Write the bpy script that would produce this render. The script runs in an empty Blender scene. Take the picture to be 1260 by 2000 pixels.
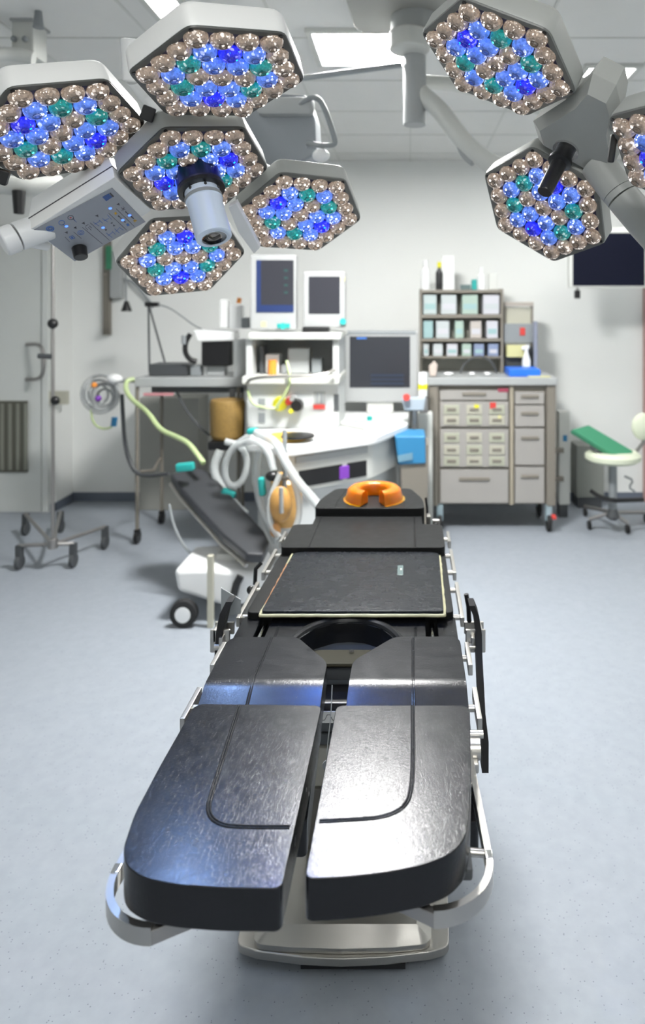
import bpy, bmesh, math, random
from mathutils import Vector, Matrix, Quaternion
random.seed(7)
PI = math.pi
S = bpy.context.scene
C = S.collection

# ------------------------------------------------------------------ camera, world, exposure
FPX, PX, PY, ZC = 1350.0, 800.0, 600.0, 1.65        # focal length in pixels, principal point, eye height
cam_d = bpy.data.cameras.new('camera'); cam = bpy.data.objects.new('camera', cam_d); C.objects.link(cam)
cam.location = (0, 0, ZC); cam.rotation_euler = (PI/2, 0, 0)
cam_d.sensor_fit = 'VERTICAL'; cam_d.sensor_height = 36; cam_d.sensor_width = 36
cam_d.lens = 36*FPX/2000
cam_d.shift_x = (630-PX)/2000; cam_d.shift_y = -(1000-PY)/2000
cam_d.clip_start = 0.05
cam_d.dof.use_dof = True; cam_d.dof.focus_distance = 1.38
cam_d.dof.aperture_fstop = (cam_d.lens/1000)/0.0085
S.camera = cam
w = bpy.data.worlds.new('world'); S.world = w; w.use_nodes = True
w.node_tree.nodes['Background'].inputs[0].default_value = (0.75, 0.8, 0.85, 1)
w.node_tree.nodes['Background'].inputs[1].default_value = 0.3
S.view_settings.view_transform = 'Standard'; S.view_settings.look = 'None'
S.view_settings.gamma = 1; S.view_settings.use_curve_mapping = False
S.view_settings.exposure = -0.38
L_MAIN, L_PANEL, L_BACK = 340.0, 20.0, 6.0            # strengths of the ceiling light diffusers

def area(name, loc, rot, sx, sy, power, col=(1, 1, 1)):
    l = bpy.data.lights.new(name, 'AREA'); l.shape = 'RECTANGLE'; l.size = sx; l.size_y = sy; l.energy = power; l.color = col
    o = bpy.data.objects.new(name, l); C.objects.link(o); o.location = loc; o.rotation_euler = rot; return o

# ------------------------------------------------------------------ helpers
def W(px, py, Y):
    return Vector(((px-PX)*Y/FPX, Y, ZC-(py-PY)*Y/FPX))
def FL(px, py, z):                                   # where the sight line meets the height z
    d = ZC-z; Y = FPX*d/(py-PY); return Vector(((px-PX)*Y/FPX, Y, z))
def onplane(px, py, c, n):
    d = Vector(((px-PX)/FPX, 1, -(py-PY)/FPX)); o = Vector((0, 0, ZC))
    return o + d*((c-o).dot(n)/d.dot(n))

def mat(name, col, rough=0.5, metal=0.0, bump=0.0, bscale=200, emis=None, estr=0, var=0.0, vscale=8,
        coat=0.0, trans=0.0, sss=0.0, alpha=1.0, spec=None, ior=None):
    m = bpy.data.materials.new(name); m.use_nodes = True
    nt = m.node_tree; b = nt.nodes['Principled BSDF']
    c = (col[0], col[1], col[2], 1)
    b.inputs['Base Color'].default_value = c; b.inputs['Roughness'].default_value = rough
    b.inputs['Metallic'].default_value = metal
    b.inputs['Coat Weight'].default_value = coat
    b.inputs['Transmission Weight'].default_value = trans
    if spec is not None: b.inputs['Specular IOR Level'].default_value = spec
    if ior: b.inputs['IOR'].default_value = ior
    if sss: b.inputs['Subsurface Weight'].default_value = sss; b.inputs['Subsurface Scale'].default_value = 0.02
    if alpha < 1: b.inputs['Alpha'].default_value = alpha
    if emis: b.inputs['Emission Color'].default_value = (*emis, 1); b.inputs['Emission Strength'].default_value = estr
    tc = nt.nodes.new('ShaderNodeTexCoord')
    n = nt.nodes.new('ShaderNodeTexNoise'); n.inputs['Scale'].default_value = vscale; n.inputs['Detail'].default_value = 4
    nt.links.new(tc.outputs['Object'], n.inputs['Vector'])
    mx = nt.nodes.new('ShaderNodeMix'); mx.data_type = 'RGBA'
    v = max(var, 0.03)
    mx.inputs['A'].default_value = (col[0]*(1-v), col[1]*(1-v), col[2]*(1-v), 1)
    mx.inputs['B'].default_value = (min(1, col[0]*(1+v)), min(1, col[1]*(1+v)), min(1, col[2]*(1+v)), 1)
    nt.links.new(n.outputs['Fac'], mx.inputs['Factor']); nt.links.new(mx.outputs['Result'], b.inputs['Base Color'])
    if bump:
        n2 = nt.nodes.new('ShaderNodeTexNoise'); n2.inputs['Scale'].default_value = bscale; n2.inputs['Detail'].default_value = 6
        nt.links.new(tc.outputs['Object'], n2.inputs['Vector'])
        bp = nt.nodes.new('ShaderNodeBump'); bp.inputs['Strength'].default_value = bump; bp.inputs['Distance'].default_value = 0.002
        nt.links.new(n2.outputs['Fac'], bp.inputs['Height']); nt.links.new(bp.outputs['Normal'], b.inputs['Normal'])
    return m

class MB:
    def __init__(s): s.bm = bmesh.new()
    def _merge(s, t, mi, smooth=True):
        for f in t.faces: f.material_index = mi; f.smooth = smooth
        me = bpy.data.meshes.new('tmp'); t.to_mesh(me); t.free(); s.bm.from_mesh(me); bpy.data.meshes.remove(me); return s
    def box(s, c, size, rot=None, bev=0.0, mi=0, seg=2):
        t = bmesh.new(); bmesh.ops.create_cube(t, size=1)
        bmesh.ops.scale(t, vec=Vector(size), verts=t.verts)
        if bev: bmesh.ops.bevel(t, geom=t.edges[:], offset=min(bev, 0.45*min(size)), segments=seg, profile=0.5, affect='EDGES')
        M = Matrix.Translation(Vector(c)) @ ((rot.to_4x4() if not isinstance(rot, (tuple, list)) else Matrix.LocRotScale(None, __import__('mathutils').Euler(rot), None)) if rot is not None else Matrix())
        bmesh.ops.transform(t, matrix=M, verts=t.verts); return s._merge(t, mi)
    def bb(s, x0, x1, y0, y1, z0, z1, bev=0.0, mi=0):
        return s.box(((x0+x1)/2, (y0+y1)/2, (z0+z1)/2), (abs(x1-x0), abs(y1-y0), abs(z1-z0)), None, bev, mi)
    def pbox(s, px0, py0, px1, py1, Y, depth, bev=0.0, mi=0):   # front face spans the given sight lines at depth Y
        a = W(px0, py0, Y); b = W(px1, py1, Y)
        return s.bb(a.x, b.x, Y, Y+depth, b.z, a.z, bev, mi)
    def cyl(s, p0, p1, r0, r1=None, n=20, mi=0, bev=0):
        p0 = Vector(p0); p1 = Vector(p1); r1 = r0 if r1 is None else r1; d = p1-p0
        t = bmesh.new(); bmesh.ops.create_cone(t, cap_ends=True, segments=n, radius1=r0, radius2=r1, depth=d.length)
        if bev: bmesh.ops.bevel(t, geom=[e for e in t.edges if len(e.link_faces) == 2 and any(len(f.verts) > 4 for f in e.link_faces)], offset=bev, segments=3, profile=0.5, affect='EDGES')
        M = Matrix.Translation((p0+p1)/2) @ d.to_track_quat('Z', 'Y').to_matrix().to_4x4()
        bmesh.ops.transform(t, matrix=M, verts=t.verts); return s._merge(t, mi)
    def lathe(s, prof, M, n=24, mi=0):                 # prof: (radius, height) pairs turned about local z
        t = bmesh.new(); rings = []
        for r, z in prof:
            rings.append([t.verts.new((r*math.cos(2*PI*i/n), r*math.sin(2*PI*i/n), z)) for i in range(n)] if r > 1e-6 else [t.verts.new((0, 0, z))])
        for a, b in zip(rings, rings[1:]):
            for i in range(n):
                j = (i+1) % n
                vs = [a[i % len(a)], a[j % len(a)], b[j % len(b)], b[i % len(b)]]
                u = []
                for v in vs:
                    if v not in u: u.append(v)
                if len(u) > 2: t.faces.new(u)
        bmesh.ops.recalc_face_normals(t, faces=t.faces); bmesh.ops.transform(t, matrix=M, verts=t.verts); return s._merge(t, mi)
    def tube(s, pts, r, n=10, mi=0, closed=False, smooth=0):
        P = [Vector(p) for p in pts]
        for _ in range(smooth):
            Q = []
            m = len(P)
            rng = range(m) if closed else range(m-1)
            if not closed: Q.append(P[0])
            for i in rng:
                a, b = P[i], P[(i+1) % m]; Q += [a*0.75+b*0.25, a*0.25+b*0.75]
            if not closed: Q.append(P[-1])
            P = Q
        t = bmesh.new(); rings = []; m = len(P); up = None
        for i, p in enumerate(P):
            if closed: d = P[(i+1) % m]-P[i-1]
            else: d = P[min(i+1, m-1)]-P[max(i-1, 0)]
            d.normalize()
            if up is None: up = d.orthogonal().normalized()
            else: up = (up-d*up.dot(d)).normalized()
            sd = d.cross(up); rr = r(i/(m-1)) if callable(r) else r
            rings.append([t.verts.new(p+up*rr*math.cos(2*PI*k/n)+sd*rr*math.sin(2*PI*k/n)) for k in range(n)])
        for a, b in (list(zip(rings, rings[1:])) + ([(rings[-1], rings[0])] if closed else [])):
            for k in range(n): t.faces.new((a[k], a[(k+1) % n], b[(k+1) % n], b[k]))
        if not closed: t.faces.new(rings[0][::-1]); t.faces.new(rings[-1])
        bmesh.ops.recalc_face_normals(t, faces=t.faces); return s._merge(t, mi)
    def prism(s, pts, vec, mi=0, bev=0, seg=3, top=None, smooth=True):   # outline pts, extruded by vec; optional moved far outline
        t = bmesh.new(); A = [t.verts.new(Vector(p)) for p in pts]
        B = [t.verts.new(Vector(p)) for p in (top if top else [Vector(p)+Vector(vec) for p in pts])]
        n = len(A); t.faces.new(A[::-1]); t.faces.new(B)
        for i in range(n): t.faces.new((A[i], A[(i+1) % n], B[(i+1) % n], B[i]))
        bmesh.ops.recalc_face_normals(t, faces=t.faces)
        if bev: bmesh.ops.bevel(t, geom=t.edges[:], offset=bev, segments=seg, profile=0.5, affect='EDGES', clamp_overlap=True)
        return s._merge(t, mi, smooth)
    def ball(s, c, r, mi=0, sc=(1, 1, 1), n=16):
        t = bmesh.new(); bmesh.ops.create_uvsphere(t, u_segments=n, v_segments=max(6, n//2), radius=r)
        bmesh.ops.scale(t, vec=Vector(sc), verts=t.verts); bmesh.ops.translate(t, vec=Vector(c), verts=t.verts); return s._merge(t, mi)
    def build(s, name, mats, parent=None, ang=35):
        me = bpy.data.meshes.new(name); s.bm.to_mesh(me); s.bm.free()
        o = bpy.data.objects.new(name, me); C.objects.link(o)
        for m in (mats if isinstance(mats, (list, tuple)) else [mats]): me.materials.append(m)
        try: me.set_sharp_from_angle(angle=math.radians(ang))
        except Exception: pass
        wn = o.modifiers.new('weighted normals', 'WEIGHTED_NORMAL'); wn.keep_sharp = True; wn.weight = 100
        if parent is not None:
            L = ORG[parent.name]; o.parent = parent
        else:
            xs = [v.co for v in me.vertices]
            L = Vector(((min(v.x for v in xs)+max(v.x for v in xs))/2, (min(v.y for v in xs)+max(v.y for v in xs))/2, min(v.z for v in xs)))
            o.location = L
        me.transform(Matrix.Translation(-L)); ORG[o.name] = L
        return o
ORG = {}
def thing(name, loc, label, cat, group=None):
    o = bpy.data.objects.new(name, None); C.objects.link(o); o.location = loc; o.empty_display_size = 0.05
    ORG[o.name] = Vector(loc); tag(o, label, cat, group); return o
def tag(o, label, cat, group=None):
    o['label'] = label; o['category'] = cat
    if group: o['group'] = group
    return o
def struct(o): o['kind'] = 'structure'; return o
def copy_tree(o, loc, label=None):
    r = o.copy(); C.objects.link(r); r.location = loc; ORG[r.name] = Vector(loc)
    if label: r['label'] = label
    for ch in [c for c in o.children]:
        c = ch.copy(); C.objects.link(c); c.parent = r
    return r

# ------------------------------------------------------------------ materials
M = {}
M['wall'] = mat('wall paint', (0.80, 0.81, 0.79), 0.6, bump=0.05, var=0.02, vscale=2)
M['door'] = mat('door laminate', (0.62, 0.64, 0.62), 0.5, var=0.02)
M['ceil'] = mat('ceiling tile', (0.74, 0.74, 0.72), 0.8, bump=0.1, bscale=60)
M['cove'] = mat('blue grey vinyl cove', (0.13, 0.15, 0.19), 0.45)
M['white'] = mat('white enamel', (0.80, 0.81, 0.81), 0.35, coat=0.2)
M['offwhite'] = mat('off white plastic', (0.60, 0.61, 0.58), 0.45)
M['cream'] = mat('cream vinyl', (0.66, 0.70, 0.55), 0.5)
M['palegrey'] = mat('pale grey plastic', (0.37, 0.385, 0.385), 0.45)
M['casing'] = mat('grey monitor casing', (0.38, 0.39, 0.39), 0.45)
M['midgrey'] = mat('mid grey paint', (0.25, 0.27, 0.28), 0.45)
M['darkgrey'] = mat('dark grey plastic', (0.06, 0.065, 0.07), 0.45)
M['taupe'] = mat('taupe painted steel', (0.215, 0.195, 0.165), 0.45)
M['drawer'] = mat('warm grey drawer front', (0.35, 0.335, 0.315), 0.45)
M['beige'] = mat('beige panel', (0.46, 0.45, 0.37), 0.5)
M['black'] = mat('black plastic', (0.008, 0.008, 0.009), 0.35)
M['rubber'] = mat('black rubber', (0.015, 0.015, 0.016), 0.7)
M['steel'] = mat('brushed steel', (0.50, 0.485, 0.455), 0.32, metal=1.0, bump=0.06, bscale=90)
M['steeld'] = mat('dull steel', (0.36, 0.35, 0.34), 0.45, metal=0.9)
M['chrome'] = mat('chrome', (0.75, 0.75, 0.75), 0.12, metal=1.0)
M['blue'] = mat('blue plastic', (0.02, 0.16, 0.75), 0.4)
M['skyblue'] = mat('sky blue card', (0.03, 0.20, 0.40), 0.5)
M['teal'] = mat('teal plastic', (0.02, 0.35, 0.33), 0.4)
M['green'] = mat('green vinyl', (0.045, 0.24, 0.13), 0.5)
M['yellow'] = mat('yellow plastic', (0.75, 0.70, 0.03), 0.4)
M['straw'] = mat('pale yellow card', (0.62, 0.60, 0.30), 0.5)
M['red'] = mat('red plastic', (0.62, 0.06, 0.05), 0.4)
M['orange'] = mat('orange plastic', (0.85, 0.30, 0.04), 0.4)
M['purple'] = mat('purple plastic', (0.20, 0.05, 0.42), 0.4)
M['tan'] = mat('tan wicker', (0.26, 0.16, 0.045), 0.6, bump=0.5, bscale=60, var=0.3, vscale=60)
M['tube'] = mat('translucent breathing hose', (0.55, 0.58, 0.58), 0.3, alpha=0.6)
M['machine'] = mat('machine enamel', (0.60, 0.62, 0.62), 0.4)
M['tubegreen'] = mat('pale green gas line', (0.45, 0.55, 0.28), 0.4)
M['olive'] = mat('olive grey plate', (0.045, 0.041, 0.027), 0.8, spec=0.1)
M['colgrey'] = mat('column cover', (0.10, 0.095, 0.085), 0.5)
M['colpale'] = mat('pale column cover', (0.32, 0.31, 0.27), 0.5)
M['screenoff'] = mat('dark screen glass', (0.022, 0.025, 0.03), 0.15)
M['lampbody'] = mat('lamp housing enamel', (0.82, 0.82, 0.80), 0.38, bump=0.08, bscale=500)
M['lampgrey'] = mat('grey lamp housing enamel', (0.38, 0.39, 0.37), 0.42, bump=0.08, bscale=500)
M['bezel'] = mat('dark lamp bezel', (0.075, 0.077, 0.07), 0.4)
M['bezelg'] = mat('grey lamp bezel', (0.16, 0.165, 0.155), 0.4)
M['tray'] = mat('dark reflector tray', (0.03, 0.03, 0.08), 0.3, metal=0.5)
M['panel'] = mat('grey membrane panel', (0.32, 0.34, 0.38), 0.5, bump=0.05, bscale=800)
M['icon'] = mat('dark grey print', (0.06, 0.06, 0.07), 0.6)
M['iconblue'] = mat('blue print', (0.05, 0.16, 0.50), 0.5)
M['logo'] = mat('logo blue', (0.01, 0.07, 0.28), 0.4)
M['led'] = mat('blue indicator light', (0.05, 0.15, 0.9), 0.4, emis=(0.08, 0.22, 1.0), estr=3.0)
M['amber'] = mat('amber print', (0.6, 0.35, 0.02), 0.5)
M['film'] = mat('clear tape', (0.12, 0.17, 0.17), 0.12, spec=0.8)
M['weld'] = mat('yellowed gel edge', (0.50, 0.48, 0.30), 0.45, var=0.25, vscale=40)
M['weldrust'] = mat('orange stained gel edge', (0.45, 0.22, 0.10), 0.45, var=0.35, vscale=60)
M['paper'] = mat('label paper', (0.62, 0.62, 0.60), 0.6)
M['strap'] = mat('black webbing', (0.004, 0.004, 0.005), 0.8)

def diffuser(name, strength, col=(1, 1, 0.98)):
    m = bpy.data.materials.new(name); m.use_nodes = True; nt = m.node_tree; nt.nodes.clear()
    e = nt.nodes.new('ShaderNodeEmission'); e.inputs[0].default_value = (*col, 1); e.inputs[1].default_value = strength
    o = nt.nodes.new('ShaderNodeOutputMaterial'); nt.links.new(e.outputs[0], o.inputs[0]); return m
M['lit_main'] = diffuser('lit diffuser bright', L_MAIN)
M['lit'] = diffuser('lit diffuser', L_PANEL)
M['fill_back'] = diffuser('fill diffuser soft', L_BACK)
M['fill_near'] = diffuser('fill diffuser near', 34.0)
M['fill_dim'] = diffuser('fill diffuser dim', 2.5)

def vinyl(name, base=(0.006, 0.0065, 0.008), rough=0.24, grain=0.3, scratch=True, spec=0.36, wr=None):
    m = bpy.data.materials.new(name); m.use_nodes = True; nt = m.node_tree; b = nt.nodes['Principled BSDF']
    N = lambda t: nt.nodes.new(t); Lk = nt.links.new
    tc = N('ShaderNodeTexCoord')
    n1 = N('ShaderNodeTexNoise'); n1.inputs['Scale'].default_value = 260; n1.inputs['Detail'].default_value = 5
    Lk(tc.outputs['Object'], n1.inputs['Vector'])
    mp = N('ShaderNodeMapping'); mp.inputs['Rotation'].default_value = (0, 0, 0.5); mp.inputs['Scale'].default_value = (1, 0.2, 1); Lk(tc.outputs['Object'], mp.inputs['Vector'])
    n2 = N('ShaderNodeTexNoise'); n2.inputs['Scale'].default_value = 230; n2.inputs['Detail'].default_value = 2; n2.inputs['Distortion'].default_value = 0.8
    Lk(mp.outputs['Vector'], n2.inputs['Vector'])
    # fine hair creases: thin bands of the distorted noise
    if wr: n2.inputs['Detail'].default_value = 7; n2.inputs['Scale'].default_value = wr[0]; mp.inputs['Scale'].default_value = wr[1]; mp.inputs['Rotation'].default_value = (0, 0, 0.15)
    ab = N('ShaderNodeMath'); ab.operation = 'SUBTRACT'; ab.inputs[1].default_value = 0.5; Lk(n2.outputs['Fac'], ab.inputs[0])
    ab2 = N('ShaderNodeMath'); ab2.operation = 'ABSOLUTE'; Lk(ab.outputs[0], ab2.inputs[0])
    mr = N('ShaderNodeMapRange'); mr.inputs['From Min'].default_value = 0.0; mr.inputs['From Max'].default_value = 0.03
    mr.inputs['To Min'].default_value = 1; mr.inputs['To Max'].default_value = 0; Lk(ab2.outputs[0], mr.inputs['Value'])
    add = N('ShaderNodeMath'); add.operation = 'MULTIPLY_ADD'; add.inputs[1].default_value = 0.22 if scratch else 0.06
    Lk(n2.outputs['Fac'] if wr else mr.outputs[0], add.inputs[0]); Lk(n1.outputs['Fac'], add.inputs[2])
    if wr: add.inputs[1].default_value = 1.6
    bp = N('ShaderNodeBump'); bp.inputs['Strength'].default_value = grain; bp.inputs['Distance'].default_value = 0.0006
    Lk(add.outputs[0], bp.inputs['Height']); Lk(bp.outputs['Normal'], b.inputs['Normal'])
    n3 = N('ShaderNodeTexNoise'); n3.inputs['Scale'].default_value = 35; n3.inputs['Detail'].default_value = 5
    Lk(tc.outputs['Object'], n3.inputs['Vector'])
    r2 = N('ShaderNodeMapRange'); r2.inputs['To Min'].default_value = rough-0.05; r2.inputs['To Max'].default_value = rough+0.07
    Lk(n3.outputs['Fac'], r2.inputs['Value']); Lk(r2.outputs[0], b.inputs['Roughness'])
    b.inputs['Base Color'].default_value = (*base, 1); b.inputs['Specular IOR Level'].default_value = spec
    return m
M['vinyl'] = vinyl('black antistatic vinyl')
M['vinylfar'] = vinyl('black vinyl upholstery', (0.009, 0.0095, 0.010), 0.42, 0.3, False, 0.16)
M['gel'] = vinyl('dark gel mat film', (0.008, 0.010, 0.014), 0.26, 0.8, True, 0.26, (130, (0.2, 1, 1)))

# floor: speckled sheet vinyl with a faint mottling
def floor_mat():
    m = bpy.data.materials.new('speckled blue grey vinyl floor'); m.use_nodes = True; nt = m.node_tree; b = nt.nodes['Principled BSDF']
    N = lambda t: nt.nodes.new(t); Lk = nt.links.new
    tc = N('ShaderNodeTexCoord')
    n = N('ShaderNodeTexNoise'); n.inputs['Scale'].default_value = 25; n.inputs['Detail'].default_value = 6; Lk(tc.outputs['Object'], n.inputs['Vector'])
    v = N('ShaderNodeTexVoronoi'); v.inputs['Scale'].default_value = 95; Lk(tc.outputs['Object'], v.inputs['Vector'])
    gate = N('ShaderNodeMath'); gate.operation = 'LESS_THAN'; gate.inputs[1].default_value = 0.16; Lk(v.outputs['Distance'], gate.inputs[0])
    sep = N('ShaderNodeSeparateColor'); Lk(v.outputs['Color'], sep.inputs[0])
    pick = N('ShaderNodeMath'); pick.operation = 'GREATER_THAN'; pick.inputs[1].default_value = 0.7; Lk(sep.outputs[0], pick.inputs[0])
    mul = N('ShaderNodeMath'); mul.operation = 'MULTIPLY'; Lk(gate.outputs[0], mul.inputs[0]); Lk(pick.outputs[0], mul.inputs[1])
    m1 = N('ShaderNodeMix'); m1.data_type = 'RGBA'
    m1.inputs['A'].default_value = (0.27, 0.30, 0.34, 1); m1.inputs['B'].default_value = (0.345, 0.375, 0.42, 1); Lk(n.outputs['Fac'], m1.inputs['Factor'])
    m2 = N('ShaderNodeMix'); m2.data_type = 'RGBA'; m2.inputs['B'].default_value = (0.16, 0.18, 0.21, 1)
    Lk(m1.outputs['Result'], m2.inputs['A']); Lk(mul.outputs[0], m2.inputs['Factor']); Lk(m2.outputs['Result'], b.inputs['Base Color'])
    b.inputs['Roughness'].default_value = 0.42; b.inputs['Specular IOR Level'].default_value = 0.35
    bp = N('ShaderNodeBump'); bp.inputs['Strength'].default_value = 0.08; bp.inputs['Distance'].default_value = 0.002
    Lk(n.outputs['Fac'], bp.inputs['Height']); Lk(bp.outputs['Normal'], b.inputs['Normal'])
    return m
M['floor'] = floor_mat()

# ------------------------------------------------------------------ the room
X0, X1, Y0, YB, YD, ZT = -4.3, 3.2, -1.8, 5.89, 5.60, 2.90
XS = -2.87                                           # where the door wall steps back to the far wall
struct(MB().bb(X0, X1, Y0, YB+0.2, -0.1, 0).build('floor', M['floor']))
struct(MB().bb(X0, X1, Y0, YB+0.2, ZT, ZT+0.1).build('ceiling', M['ceil']))
struct(MB().bb(XS, X1, YB, YB+0.15, 0, ZT).build('wall_back', M['wall']))
struct(MB().bb(X0, XS, YD, YB+0.15, 0, ZT).build('wall_door_side', M['wall']))
struct(MB().bb(X0-0.15, X0, Y0, YB+0.15, 0, ZT).build('wall_left', M['wall']))
struct(MB().bb(X1, X1+0.15, Y0, YB+0.15, 0, ZT).build('wall_right', M['wall']))
struct(MB().bb(X0-0.15, X1+0.15, Y0-0.15, Y0, 0, ZT).build('wall_front', M['wall']))
struct(MB().bb(XS, X1, YB-0.012, YB, 0, 0.075, 0.003).build('baseboard_back', M['cove']))
b = MB(); b.bb(X0, XS+0.012, YD-0.012, YD, 0, 0.06, 0.003); b.bb(XS, XS+0.012, YD-0.012, YB-0.012, 0, 0.07, 0.003)
struct(b.build('baseboard_left', M['cove']))
# ceiling grid lines
b = MB()
for i in range(13): b.bb(X0+0.1+i*0.6, X0+0.112+i*0.6, Y0, YB, ZT-0.004, ZT+0.001)
for j in range(13): b.bb(X0, X1, -1.6+j*0.6, -1.588+j*0.6, ZT-0.004, ZT+0.001)
struct(b.build('trim_1', M['offwhite']))

# door with louvre panel on the left wall piece
d = struct(MB().bb(-4.2, -2.965, YD-0.035, YD, 0.0, 2.25, 0.004).build('door_1', M['door']))
ORG[d.name] = Vector(d.location)
b = MB(); b.bb(-2.955, -2.905, YD-0.05, YD, 0, 2.3, 0.004); b.bb(-4.2, -2.905, YD-0.05, YD, 2.26, 2.31, 0.004)
b.build('door_frame', M['door'], d)
a, c = W(4, 783, 5.56), W(54, 922, 5.56)
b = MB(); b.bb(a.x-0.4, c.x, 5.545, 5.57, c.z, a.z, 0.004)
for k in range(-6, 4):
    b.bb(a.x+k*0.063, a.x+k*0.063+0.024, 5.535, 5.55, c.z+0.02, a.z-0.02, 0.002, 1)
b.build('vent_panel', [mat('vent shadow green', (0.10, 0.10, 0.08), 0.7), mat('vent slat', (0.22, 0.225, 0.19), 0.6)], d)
h = MB(); h.tube([W(52, 673, 5.56), W(78, 672, 5.42), W(86, 690, 5.40), W(86, 722, 5.40), W(78, 741, 5.42), W(52, 741, 5.56)], 0.014, smooth=2)
h.build('door_handle', M['steeld'], d)
tag(MB().pbox(66, 764, 132, 790, 5.57, 0.03, 0.004).build('wall_plate', M['beige']), 'beige rectangular plate on the wall beside the left door frame', 'wall plate')

# ceiling lights
def ceiling_light(x0, x1, y0, y1, m, label):
    t = thing('ceiling_light', ((x0+x1)/2, (y0+y1)/2, ZT), label, 'ceiling light')
    f = MB(); e = 0.03
    f.bb(x0-e, x1+e, y0-e, y0, ZT-0.02, ZT, 0.003); f.bb(x0-e, x1+e, y1, y1+e, ZT-0.02, ZT, 0.003)
    f.bb(x0-e, x0, y0, y1, ZT-0.02, ZT, 0.003); f.bb(x1, x1+e, y0, y1, ZT-0.02, ZT, 0.003)
    f.build('frame', M['offwhite'], t)
    MB().bb(x0, x1, y0, y1, ZT-0.010, ZT-0.001).build('diffuser', m, t)
    return t
ceiling_light(-0.44, 0.04, 3.12, 3.52, M['lit_main'], 'bright recessed ceiling light between the left lamp cluster and the grey housing')
ceiling_light(-1.06, -0.94, 1.9, 2.95, M['lit'], 'narrow lit strip in the ceiling above the left lamp cluster')
ceiling_light(0.93, 1.17, 3.57, 3.80, M['lit'], 'small lit ceiling panel at the right behind the grey lamp arm')
ceiling_light(1.5, 2.1, 0.9, 2.1, M['fill_back'], 'unseen ceiling panel added for fill light right of the operating table')  # added out of view for general fill light
ceiling_light(-3.2, -2.6, 0.9, 2.1, M['fill_dim'], 'unseen ceiling panel added for fill light at the left of the operating room')  # added off frame for general room light, kept dim
ceiling_light(-0.5, 0.7, -0.9, -0.3, M['fill_near'], 'unseen ceiling panel added for fill light behind the foot of the operating table')  # added behind the camera to brighten the near floor and lamp flanks
ceiling_light(1.2, 1.8, 4.4, 5.0, M['lit'], 'ceiling panel added for fill light above the drawer cart')  # added panel that brightens the far wall

# ------------------------------------------------------------------ operating table
TX = -0.151
T = thing('operating_table', (TX, 2.2, 0), 'black padded operating table on a steel base with two split leg sections', 'operating table')

def pad_mesh(outline, ztop, th, r=0.012, bend=None, cut=None, seg=4):
    """rounded slab from an outline of (x, y), counter-clockwise; bend(x,y)->dz for bent sections"""
    t = bmesh.new(); A = [t.verts.new((x, y, ztop-th)) for x, y in outline]; B = [t.verts.new((x, y, ztop)) for x, y in outline]
    n = len(A); t.faces.new(A[::-1]); t.faces.new(B)
    for i in range(n): t.faces.new((A[i], A[(i+1) % n], B[(i+1) % n], B[i]))
    bmesh.ops.recalc_face_normals(t, faces=t.faces)
    bmesh.ops.bevel(t, geom=[e for e in t.edges if any(v.co.z > ztop-1e-4 for v in e.verts) or any(v.co.z < ztop-th+1e-4 for v in e.verts)], offset=r, segments=seg, profile=0.5, affect='EDGES', clamp_overlap=True)
    bmesh.ops.triangulate(t, faces=[f for f in t.faces if len(f.verts) > 4])
    if bend:
        for y in cut:
            bmesh.ops.bisect_plane(t, geom=t.verts[:]+t.edges[:]+t.faces[:], plane_co=(0, y, 0), plane_no=(0, 1, 0))
        for v in t.verts: v.co.z += bend(v.co.x, v.co.y)
    return t
def rounded(pts, rad, n=6):
    """round the corners of an outline"""
    out = []; m = len(pts)
    for i in range(m):
        p0, p, p1 = Vector(pts[i-1]), Vector(pts[i]), Vector(pts[(i+1) % m])
        r = rad[i] if isinstance(rad, (list, tuple)) else rad
        if r <= 0: out.append(tuple(p)); continue
        a = (p0-p); b2 = (p1-p); r = min(r, a.length*0.45, b2.length*0.45)
        A = p+a.normalized()*r; B = p+b2.normalized()*r
        for k in range(n+1):
            s = k/n; out.append(tuple(A*(1-s)**2+p*2*s*(1-s)+B*s*s))
    return out
def pad(name, outline, ztop, th, parent, r=0.012, bend=None, cut=None, m='vinyl'):
    mb = MB(); mb._merge(pad_mesh(outline, ztop, th, r, bend, cut), 0)
    return mb.build(name, M[m], parent, 50)
def seam(pts, parent, m='vinyl', gap=0.004, r=0.0021, sink=0.0008):
    mb = MB()
    P = [Vector(p) for p in pts]
    for _ in range(2):
        Q = [P[0]]
        for a, b2 in zip(P, P[1:]): Q += [a*0.75+b2*0.25, a*0.25+b2*0.75]
        Q.append(P[-1]); P = Q
    for s in (-1, 1):
        L = []
        for i, p in enumerate(P):
            d = (P[min(i+1, len(P)-1)]-P[max(i-1, 0)]).normalized(); sd = d.cross(Vector((0, 0, 1))).normalized()
            L.append(p+sd*s*gap/2-Vector((0, 0, sink)))
        mb.tube(L, r, 8)
    return mb.build('seam', M[m], parent)

ZF = 0.910                                            # near (foot) pads
ZL = 0.880                                            # far (thigh) pads
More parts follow.
